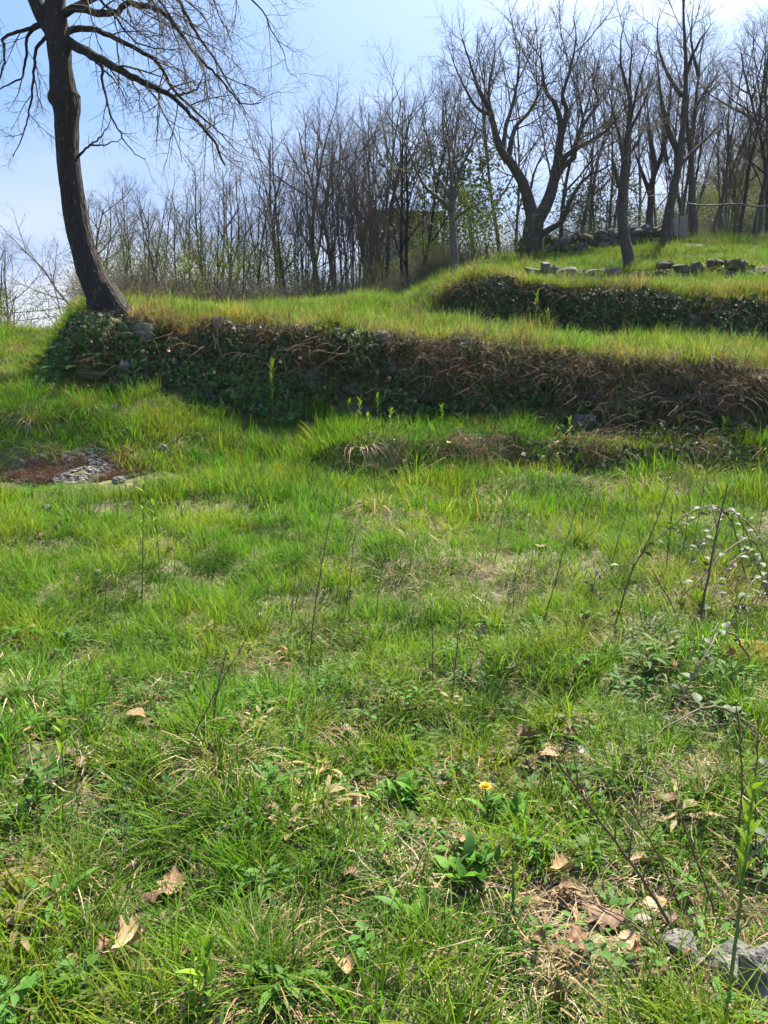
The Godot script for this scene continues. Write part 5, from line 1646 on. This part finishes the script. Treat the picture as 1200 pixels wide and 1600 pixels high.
	for v in 2:
		rng.seed = 445 + v
		var b := MB.new()
		for k in 34:
			var q := Vector3(R(-0.22, 0.22), 0, R(-0.2, 0.2))
			var dr := Vector3(R(-1, 1), R(0.15, 0.8), R(-0.8, 0.8)).normalized()
			var ps := PackedVector3Array([q]); var rs := PackedFloat32Array([0.0028])
			for i in 5:
				q += dr * R(0.05, 0.10)
				dr = (dr + rv(0.3) + Vector3(0, -0.22, 0)).normalized()
				ps.append(q); rs.append(0.0026 - 0.0003 * i)
			b.tube(ps, rs, 4, vary(Color(0.8, 0.7, 0.65), 0.35))
		dbm.append(b.done())
	var dead := mat("dead_cane", lin(0.26, 0.17, 0.125), 0.8, 0.0, true)
	var dk := 0
	for a in [[2.25, 5.0, 1.1, "tangle of dead brown canes under the silvery bramble"], [2.5, 4.7, 1.2, "larger tangle of dead canes at the right edge beside the silvery bramble"], [1.95, 4.15, 0.9, "dead cane tangle just above the moss cushion"], [0.85, 2.02, 0.75, "tangle of dry reddish canes around the long leaning stem's foot"], [1.0, 1.92, 0.7, "tangle of dry canes above the corner rocks"], [1.35, 2.6, 0.8, "thin tangle of dead canes at the right edge by the orange-brown leaf"], [2.7, 5.6, 1.2, "far tangle of dead canes behind the silvery bramble"]]:
		var o := part("dead_bramble", dbm[dk % 2], dead)
		dk += 1
		o.position = on(a[0], a[1], -0.01)
		o.rotation.y = a[0] * 5.0
		o.scale = Vector3.ONE * a[2]
		tag(o, a[3], "bramble", "dead brambles")
	# moss cushion
	var mo := thing("moss_cushion", on(1.80, 3.75), 0.3, "yellow-green moss cushion beside the brambles at the right edge", "moss")
	var cush := part("cushion", stones[4], mat("moss", lin(0.15, 0.145, 0.018), 1.0), mo)
	cush.scale = Vector3(0.5, 0.16, 0.30)
	var mx := []
	var mc := []
	for k in 1500:
		var o := rv().normalized(); o.y = absf(o.y)
		mx.append(Transform3D(Basis(Vector3.UP, R(0, TAU)).scaled(Vector3(0.22, 0.2, 0.22)), Vector3(o.x * 0.24, o.y * 0.075, o.z * 0.15)))
		mc.append(vary(Color(0.44, 0.26, 0.05), 0.3))
	many("moss_fuzz", tuft(390, 14, 0.06, 0.05, 0.10, 0.006, 0.9, 0.2, 2), M.grass, mx, mc, "", mo)
	# tussocks with bleached skirts
	var tg := [tuft(360, 110, 0.07, 0.16, 0.30, 0.0045, 0.9, 0.28, 5), tuft(361, 90, 0.06, 0.14, 0.26, 0.0045, 1.0, 0.3, 5)]
	var td := [tuft(362, 110, 0.075, 0.16, 0.30, 0.0042, 2.2, 0.55, 6, 1.0), tuft(363, 80, 0.07, 0.14, 0.26, 0.0042, 2.6, 0.6, 6, 1.0)]
	var tm := [mat("tussock_green", lin(0.24, 0.27, 0.06), 0.55, 0.9, true), mat("tussock_lime", lin(0.42, 0.35, 0.08), 0.55, 0.9, true)]
	var dm := [mat("tussock_straw", lin(0.46, 0.37, 0.20), 0.75, 0.4, true), mat("tussock_brown", lin(0.30, 0.21, 0.11), 0.75, 0.4, true), mat("tussock_white", lin(0.58, 0.53, 0.40), 0.7, 0.4, true)]
	rng.seed = 450
	for a in TUSSOCKS:
		var t := thing("grass_tussock", on(a[0], a[1]), R(0, TAU), a[5], "grass tussock", "tussocks in the meadow")
		part("green_blades", tg[rng.randi() % 2], tm[int(a[3])], t, "stuff").scale = Vector3.ONE * a[2] * 1.15
		part("dry_skirt", td[rng.randi() % 2], dm[int(a[4])], t, "stuff").scale = Vector3.ONE * a[2] * 1.5
	# loose stones
	for a in [[-3.16, 6.9, 0.13, "whitish stone lying in the grass at the left edge"], [-3.0, 6.95, 0.11, "tan stone beside the whitish one at the left edge"], [0.86, 1.80, 0.13, "grey rock half buried in dry grass in the bottom right corner"], [0.95, 1.74, 0.20, "larger grey rock at the very bottom right corner"], [0.76, 1.86, 0.09, "small grey rock under dry stalks left of the corner rocks"], [-2.75, 8.15, 0.1, "reddish tan stone at the lower end of the gravel patch"], [-3.0, 9.25, 0.12, "pale stone above the gravel patch"], [-2.55, 9.1, 0.13, "brownish stone on the right shoulder of the mound"], [-3.3, 9.7, 0.10, "small pale stone near the top of the grassy mound"]]:
		var o := part("loose_stone", stones[rng.randi() % 8], M.stone_mid)
		o.position = on(a[0], a[1], a[2] * 0.2)
		o.rotation = rv(1.0)
		o.scale = Vector3(a[2] * 1.3, a[2] * 0.9, a[2])
		tag(o, a[3], "stone")

const MARKS := [[0.36, 2.55, "the yellow flower"], [0.04, 2.62, "the large rosette"], [0.7, 2.1, "the long leaning stem"], [2.0, 4.9, "the silvery bramble"], [-0.62, 2.16, "the lobed tan leaf"], [0.86, 1.8, "the corner rocks"], [0.25, 3.4, "the two short dark stems"], [-0.57, 2.68, "the straw-skirted tussock"], [1.2, 4.4, "the burr stalk"], [-1.46, 4.65, "the tall green whip"], [0.2, 5.8, "the bleached patch"], [1.25, 3.1, "the low bramble"], [-0.36, 3.5, "the tall dark stem"], [1.6, 7.0, "the far bleached grass"], [-1.4, 3.3, "the left edge tussock"], [0.1, 1.97, "the flat rosette"], [-0.4, 1.7, "the front shoot"]]

func oak_leaf(s: int, lobes: int, curl: float, bend: float) -> ArrayMesh:
	rng.seed = s
	var b := MB.new()
	var n := 20
	var rows := []
	var base := Color(0.84, 0.82, 0.78)
	var ph := R(-0.5, 0.5)
	for i in n + 1:
		var t := float(i) / n
		var body := 0.42 * pow(sin(PI * pow(t, 1.5)), 0.8) + 0.12 * sin(PI * t) + 0.012
		var wave := sin(TAU * lobes * t + ph)
		var row := []
		for k in 7:
			var f := (k - 3) / 3.0
			var lob := 1.0 + 0.20 * (wave if f > 0.0 else sin(TAU * lobes * t + ph + 0.7)) * absf(f)
			var x := f * body * lob * 0.62
			var y := bend * (t - 0.5) * (t - 0.5) + curl * x * x * 3.0 + 0.025 * sin(t * 17.0 + f * 3.0 + s) * absf(f) + 0.02 * absf(f)
			row.append(Vector3(x, y, (t - 0.5) + 0.03 * absf(f) * (1.0 - t)))
		rows.append(row)
	for i in n:
		for k in 6:
			var vein := (i + absi(k - 3)) % 4 == 0
			var cc := vary(base, 0.22) * (Color(0.86, 0.83, 0.8) if vein else Color.WHITE)
			b.quad(rows[i][k], rows[i + 1][k], rows[i + 1][k + 1], rows[i][k + 1], cc)
	return b.done()

func fallen_leaves() -> void:
	var ms := [oak_leaf(501, 3, 0.3, 0.3), oak_leaf(502, 4, -0.3, 0.2), oak_leaf(503, 3, 0.7, -0.25), oak_leaf(504, 4, 0.15, 0.5), oak_leaf(505, 3, -0.6, -0.3), oak_leaf(506, 4, 1.1, 0.3)]
	var hue := {"tan": mat("leaf_tan", lin(0.30, 0.19, 0.095), 0.7, 0.3, true), "pale": mat("leaf_pale", lin(0.40, 0.28, 0.155), 0.65, 0.3, true), "brown": mat("leaf_brown", lin(0.18, 0.105, 0.06), 0.7, 0.3, true), "red": mat("leaf_red", lin(0.20, 0.098, 0.045), 0.65, 0.4, true), "grey": mat("leaf_grey", lin(0.29, 0.25, 0.20), 0.7, 0.2, true)}
	rng.seed = 510
	for a in LEAVES:
		var c := ms[int(a[4])] as ArrayMesh
		var t := thing("fallen_leaf", on(a[0], a[1], 0.042), R(0, TAU), a[a.size() - 1], "leaf", "fallen oak leaves in the grass")
		t.rotation = Vector3(R(-0.05, 0.35), R(0, TAU), R(-0.25, 0.25))
		t.scale = Vector3.ONE * a[2] * 0.88
		part("blade", c, hue[a[3]], t)
		var sb := MB.new()
		sb.tube(PackedVector3Array([Vector3(0, 0.06, 0.42), Vector3(0, 0.004, 0.0), Vector3(0, 0.06, -0.48), Vector3(0.02, 0.10, -0.66)]), PackedFloat32Array([0.004, 0.009, 0.012, 0.012]), 4)
		part("midrib", sb.done(), hue[a[3]], t)
	# small broken leaves, half buried
	var names := ["brown", "tan", "red", "brown", "grey"]
	for k in 170:
		var d := 1.7 + 6.0 * pow(rng.randf(), 1.3)
		var x := R(-0.5, 0.5) * d
		if k > 110: 
			x = R(0.2, 0.47) * d
		var hn: String = names[rng.randi() % 5]
		var o := part("leaf_scrap", ms[rng.randi() % 6], hue[hn])
		o.position = on(x, d, R(0.025, 0.06))
		o.rotation = Vector3(R(-0.5, 0.6), R(0, TAU), R(-0.5, 0.5))
		var s := R(0.04, 0.085)
		o.scale = Vector3(s * R(0.6, 1.2), s * 1.4, s)
		var near_to := ""
		var best := 1e9
		for m in MARKS:
			var q: float = pow(x - m[0], 2.0) + pow(d - m[1], 2.0)
			if q < best:
				best = q
				near_to = m[2]
		tag(o, "small %s leaf scrap half buried in grass near %s" % [hn, near_to], "leaf", "leaf scraps in the grass")

var LEAVES := [[-1.01, 3.07, 0.13, "tan", 1, "large dull tan leaf lying by brown dry grass left of centre"],
	[-0.96, 3.04, 0.1, "brown", 4, "brown leaf tucked against the large dull tan one"],
	[0.03, 3.03, 0.075, "pale", 2, "small pale leaf alone in green grass above the large rosette"],
	[0.45, 3.2, 0.08, "pale", 5, "pale rolled leaf below the two short dark stems"],
	[0.52, 4.16, 0.09, "pale", 3, "pale flat leaf in grass above the short dark stems"],
	[0.25, 3.48, 0.1, "red", 4, "reddish brown leaf at the foot of the short dark stems"],
	[0.41, 3.48, 0.1, "brown", 0, "brown leaf just right of the short dark stems' foot"],
	[0.01, 3.43, 0.06, "red", 2, "small red-brown leaf left of the short dark stems"],
	[0.62, 2.84, 0.12, "tan", 1, "broad tan leaf at the upper end of the long leaning stem"],
	[0.56, 2.93, 0.11, "brown", 5, "dark brown leaf touching the broad tan leaf"],
	[-0.62, 2.16, 0.125, "tan", 3, "lobed tan oak leaf lying flat in the lower left grass"],
	[-1.04, 2.1, 0.12, "red", 5, "rust-brown leaf standing on edge at the left edge"],
	[-0.1, 2.16, 0.1, "brown", 4, "brown leaf among bleached blades, left of the bright rosette"],
	[-0.49, 2.34, 0.06, "pale", 0, "small pale leaf scrap right of the lower left tussock"],
	[-0.9, 2.59, 0.1, "grey", 2, "dull greyish leaf sunk in grass above the lower left tussock"],
	[-0.66, 1.89, 0.13, "pale", 5, "big pale curled leaf near the bottom left"],
	[-0.61, 1.83, 0.09, "brown", 4, "brown leaf under the big pale curled one"],
	[0.52, 2.17, 0.11, "pale", 5, "long pale curled leaf, upper of the pair by the large brown leaf"],
	[0.53, 2.08, 0.1, "tan", 2, "tan curled leaf, lower of the pair by the large brown leaf"],
	[0.59, 1.98, 0.15, "brown", 1, "large smooth brown leaf at the heart of the dead stalks"],
	[0.76, 2.03, 0.1, "pale", 3, "cream leaf with dark spots right of the large brown leaf"],
	[0.77, 2.22, 0.09, "pale", 2, "pale folded leaf standing between crossing brown stems"],
	[0.62, 1.83, 0.085, "pale", 0, "cream leaf lying alone below the large brown leaf"],
	[0.7, 1.97, 0.09, "grey", 4, "grey-white leaf between the large brown leaf and the spotted one"],
	[1.23, 2.74, 0.1, "red", 5, "orange-brown leaf at the right edge above the long leaning stem"],
	[1.09, 2.53, 0.1, "brown", 2, "brown leaf below the orange-brown one near the right edge"],
	[0.55, 2.55, 0.09, "tan", 4, "tan leaf right of the yellow flower's rosette"],
	[-0.23, 5.08, 0.1, "tan", 2, "tan leaf caught in bleached grass, upper of two in mid meadow"],
	[-0.2, 4.68, 0.11, "brown", 5, "brown leaf just below the tan one in mid meadow"],
	[1.14, 5.63, 0.13, "pale", 0, "pale leaf in far grass by the leaning thin stem"],
	[0.5, 1.86, 0.1, "red", 4, "rust leaf in dry thatch left of the lone cream leaf"],
	[-1.1, 2.36, 0.08, "tan", 1, "tan leaf scrap in grass at the left edge"],
	[-0.66, 2.1, 0.09, "brown", 4, "brown leaf half hidden just left of the lobed tan leaf"],
	[0.88, 2.08, 0.08, "tan", 2, "tan leaf among dry stalks at the lower right"],
	[-0.09, 1.77, 0.09, "pale", 5, "pale leaf in the thatch at the bottom, left of centre"],
	[-0.73, 1.91, 0.07, "red", 2, "small red-brown leaf left of the big pale curled one"],
	[-0.37, 2.42, 0.06, "tan", 4, "small tan leaf below the central tussock"],
	[-1.32, 2.97, 0.08, "grey", 1, "greyish leaf by the left edge tussock"],
	[0.72, 3.15, 0.08, "red", 2, "rust leaf left of the pale tussock"],
	[0.34, 4.05, 0.09, "tan", 4, "tan leaf left of the pale flat leaf"],
	[0.55, 2.81, 0.08, "red", 0, "reddish leaf left of the broad tan leaf"],
	[2.01, 4.76, 0.16, "tan", 1, "big tan leaf under the silvery bramble"],
	[2.12, 4.53, 0.17, "brown", 4, "big brown leaf at the right edge under the silvery bramble"]]
var WHIPS := [["dark thin stem in mid meadow left of centre", "stem_brown", [0.0035, 0.0018, 3], [-0.51, 4.14, 0.02, 0.235, 0.0, 0.04, 0.415, 0.0]],
	["tall dark stem left of centre, leaning right at its top", "stem_brown", [0.004, 0.0018, 3], [-0.36, 3.54, 0.04, 0.378, 0.0, 0.1, 0.738, 0.0, 0.14, 0.928, 0.0]],
	["thin stem rising from bleached grass in mid meadow", "stem_brown", [0.003, 0.0015, 2], [-0.05, 4.18, 0.02, 0.291, 0.0, 0.07, 0.561, 0.0]],
	["long thin stem leaning right, right of centre", "stem_brown", [0.004, 0.0016, 3], [0.84, 4.18, 0.08, 0.291, 0.0, 0.14, 0.541, 0.0, 0.2, 0.761, 0.0]],
	["dark stem leaning right beside the bramble's left end", "stem_brown", [0.006, 0.002, 5], [1.22, 4.09, 0.08, 0.311, 0.0, 0.18, 0.531, 0.0, 0.26, 0.781, 0.0]],
	["thickest dark reddish stem, leaning right by the silvery bramble", "stem_brown", [0.008, 0.0035, 4], [1.72, 4.23, 0.05, 0.296, 0.0, 0.09, 0.576, 0.0, 0.13, 0.806, 0.0]],
	["dark stem leaning left behind the silvery bramble", "stem_brown", [0.0045, 0.002, 2], [1.64, 4.18, -0.12, 0.221, 0.0, -0.21, 0.371, 0.0]],
	["upright stem with bright green leaves at its tip on the right", "stem_brown", [0.005, 0.003, 1, 8], [1.87, 5.15, 0.01, 0.239, 0.0, 0.03, 0.539, 0.0]],
	["short dark upright stem, left of a close pair", "stem_brown", [0.0035, 0.0018, 3], [0.22, 3.45, 0.0, 0.238, 0.0, -0.01, 0.438, 0.0]],
	["short dark stem, right of a close pair and leaning right", "stem_brown", [0.0035, 0.0018, 2], [0.29, 3.32, 0.02, 0.231, 0.0, 0.04, 0.481, 0.0]],
	["tall green sapling whip with leaves near its top at left", "stem_green", [0.005, 0.0025, 2, 16], [-1.46, 4.65, 0.02, 0.422, 0.0, 0.04, 0.782, 0.0]],
	["shorter green whip close beside the tall leafy one", "stem_green", [0.0035, 0.002, 2, 12], [-1.38, 4.76, 0.0, 0.35, 0.0, -0.02, 0.64, 0.0]],
	["forked dark stem in the grass above the central tussock", "stem_brown", [0.0045, 0.0018, 5], [-0.65, 2.83, 0.03, 0.223, 0.0, 0.07, 0.383, 0.0]],
	["thin dark stem leaning far right above the central tussock", "stem_brown", [0.0035, 0.0015, 3], [-0.75, 2.72, 0.13, 0.274, 0.0, 0.27, 0.514, 0.0]],
	["small leafy sprig with green tip near the left edge", "stem_green", [0.003, 0.0018, 1, 8], [-1.1, 2.6, -0.01, 0.157, 0.0, -0.01, 0.287, 0.0]],
	["thick greenish stem close to the camera at bottom right", "stem_green", [0.0052, 0.0025, 2, 14], [0.79, 1.68, 0.02, 0.224, 0.0, 0.03, 0.424, 0.0, 0.04, 0.574, 0.0]],
	["long dark brown stem leaning left across the lower right", "stem_brown", [0.006, 0.0025, 4], [0.81, 1.91, -0.13, 0.209, 0.0, -0.25, 0.379, 0.0, -0.37, 0.549, 0.0]],
	["thin brown stem leaning left, upper of a crossing pair", "stem_brown", [0.004, 0.0018, 2], [0.84, 2.03, -0.09, 0.217, 0.0, -0.17, 0.347, 0.0]],
	["brown stem leaning left near the right edge grass tuft", "stem_brown", [0.0045, 0.002, 3], [0.94, 2.03, -0.08, 0.217, 0.0, -0.14, 0.367, 0.0]],
	["thin upright stem among a loose stand at right, leftmost", "stem_brown", [0.003, 0.0015, 3], [1.47, 5.08, 0.06, 0.307, 0.0, 0.13, 0.577, 0.0]],
	["thin stem in the loose stand at right, leaning left", "stem_brown", [0.003, 0.0015, 3], [1.77, 5.22, -0.07, 0.352, 0.0, -0.11, 0.632, 0.0]],
	["thin stem in the loose stand, just right of the leafy-tipped one", "stem_brown", [0.0035, 0.0015, 3], [2.02, 5.29, 0.03, 0.335, 0.0, 0.05, 0.665, 0.0]],
	["faint stem in the loose stand behind the thickest dark stem", "stem_brown", [0.003, 0.0015, 2], [2.15, 5.44, 0.04, 0.349, 0.0, 0.08, 0.659, 0.0]],
	["short stem at right, first of the row before the edge", "stem_brown", [0.003, 0.0015, 2], [2.53, 5.69, 0.01, 0.283, 0.0, 0.03, 0.493, 0.0]],
	["short stem at right, second of the row before the edge", "stem_brown", [0.003, 0.0015, 2], [2.65, 5.74, -0.01, 0.297, 0.0, -0.02, 0.467, 0.0]],
	["short stem at right, last of the row before the edge", "stem_brown", [0.003, 0.0015, 2], [2.79, 5.81, 0.01, 0.26, 0.0, 0.03, 0.43, 0.0]],
	["thin pale stem lying low over the dead stalks at lower right", "cane", [0.0035, 0.0018, 1], [0.75, 1.85, -0.17, 0.146, 0.0, -0.3, 0.226, 0.0]],
	["second pale stem lying low over the dead stalks", "cane", [0.003, 0.0015, 1], [0.77, 1.83, -0.14, 0.138, 0.0, -0.28, 0.208, 0.0]],
	["thin wiry stem standing upright at the right edge", "stem_brown", [0.0035, 0.0018, 3], [1.11, 2.33, 0.0, 0.295, 0.0, -0.03, 0.505, 0.0]],
	["faint thin stem standing between the two pale leaves in mid meadow", "stem_brown", [0.0028, 0.0014, 2], [0.74, 4.43, 0.01, 0.255, 0.0, 0.04, 0.435, 0.0]],
	["thin stem left of the long stem that leans right", "stem_brown", [0.0028, 0.0014, 2], [0.72, 5.15, 0.05, 0.329, 0.0, 0.08, 0.519, 0.0]],
	["thin stem in far meadow below the ledge's right part", "stem_brown", [0.0028, 0.0014, 2], [1.59, 6.34, 0.04, 0.294, 0.0, 0.11, 0.524, 0.0]],
	["thin stem standing right of the tall dark stem", "stem_brown", [0.0028, 0.0014, 2], [-0.2, 4.43, 0.01, 0.325, 0.0, 0.04, 0.545, 0.0]],
	["thin bent stem left of the tall green whip", "stem_brown", [0.0028, 0.0014, 2], [-1.62, 4.43, 0.03, 0.285, 0.0, -0.02, 0.515, 0.0]],
	["thin wiry stem at the right edge, in front of the orange-brown leaf", "stem_brown", [0.003, 0.0015, 2], [1.13, 2.24, -0.02, 0.315, 0.0, -0.02, 0.505, 0.0]]]
var TUSSOCKS := [[-0.57, 2.68, 0.8, 1, 0, "broad tussock with straw skirt, left of the large rosette"],
	[-0.72, 2.33, 0.75, 0, 0, "tussock with long arching blades above the lobed tan leaf"],
	[0.89, 2.99, 0.75, 0, 2, "tussock with whitish bleached blades right of the rolled pale leaf"],
	[-1.54, 3.26, 0.95, 0, 0, "tall green tussock with straw skirt at the left edge"],
	[-0.3, 2.99, 0.6, 1, 1, "small tussock with orange-brown base at centre left"],
	[-0.45, 4.14, 0.8, 0, 1, "brown-skirted tussock in mid meadow by two dark stems"],
	[0.39, 4.65, 0.85, 1, 2, "white-skirted tussock in mid meadow above the short stem pair"],
	[0.19, 5.77, 1.0, 1, 0, "straw tussock in the bleached patch at mid meadow"],
	[-0.06, 7.03, 1.2, 1, 0, "pale tussock at the far side of the bleached patch"],
	[-1.11, 3.8, 0.7, 0, 1, "dark hollow tussock with brown skirt at left"],
	[0.72, 3.72, 0.65, 0, 1, "brown-based tussock left of the bramble"],
	[-3.7, 9.78, 1.3, 1, 0, "bright rounded tussock on top of the grassy mound"],
	[-4.1, 9.42, 1.4, 1, 0, "bright tussock at the left edge of the mound"],
	[2.67, 8.21, 1.4, 1, 0, "tall yellowish tussock at the foot of the brambly ledge"],
	[3.35, 8.39, 1.5, 1, 0, "bleached tussock at the right foot of the ledge"],
	[-0.34, 1.91, 0.7, 0, 0, "lush tussock near the bottom, right of the lobed tan leaf"],
	[-0.28, 1.74, 0.75, 0, 1, "tussock with hanging brown skirt at the bottom by the front shoot"],
	[1.65, 3.96, 0.8, 0, 2, "tussock with grey blades under the silvery bramble"],
	[0.99, 3.96, 0.75, 0, 1, "tussock by the burr stalk"],
	[-0.91, 2.18, 0.6, 0, 0, "low tussock at lower left"],
	[1.15, 7.03, 1.1, 1, 0, "straw tussock right of the bleached patch"],
	[1.47, 5.95, 0.9, 1, 1, "tussock beneath the long thin leaning stem"],
	[-0.29, 8.99, 1.3, 0, 0, "green tussock overhanging the left end of the ledge"],
	[0.74, 9.12, 1.2, 0, 1, "brown-skirted tussock on the ledge near its middle"],
	[0.91, 2.33, 0.7, 0, 1, "dense green tuft at the right behind the brown stems"],
	[1.42, 3.96, 0.7, 0, 2, "bleached tussock left of the thickest dark stem"]]
var SHOOTS := [[-1.45, 10.3, 1.5, 1.15, "tall bright shoot against the left part of the ivy wall"],
	[-0.44, 10.0, 1.0, 0.8, "shoot at the wall's foot, first of the middle cluster"],
	[-0.3, 9.9, 1.2, 0.8, "tallest shoot of the middle cluster by the wall's foot"],
	[-0.08, 10.1, 1.1, 0.8, "shoot close to the wall in the middle cluster"],
	[0.08, 9.5, 0.9, 0.8, "leafy shoot in front of the middle cluster"],
	[-0.19, 9.4, 0.8, 0.7, "small shoot at the front left of the middle cluster"],
	[0.7, 9.6, 0.9, 0.7, "shoot between the middle cluster and the fern"],
	[-0.65, 10.0, 0.8, 0.7, "small shoot left of the middle cluster"],
	[2.22, 9.85, 1.0, 0.6, "shoot half way up the wall above the whitish stone"],
	[2.41, 9.85, 1.1, 0.7, "shoot to the right above the whitish stone"],
	[3.02, 9.75, 1.1, 0.7, "shoot on the wall face under brown dead grass"],
	[3.66, 9.6, 1.0, 0.6, "shoot high on the wall near the right end"],
	[3.46, 9.3, 0.9, 0.7, "shoot at the ledge right of the whitish stone"],
	[2.18, 9.3, 0.9, 0.7, "shoot on the ledge below the whitish stone"],
	[2.62, 13.85, 1.2, 1.1, "bright shoot at the left end of the middle terrace wall"],
	[2.8, 13.8, 0.8, 1.0, "lower bright shoot beside it at the middle terrace wall"],
	[3.94, 9.2, 0.8, 0.8, "shoot in the brambly ledge at far right"],
	[2.63, 9.0, 0.8, 0.7, "small shoot on the ledge's lip right of centre"]]
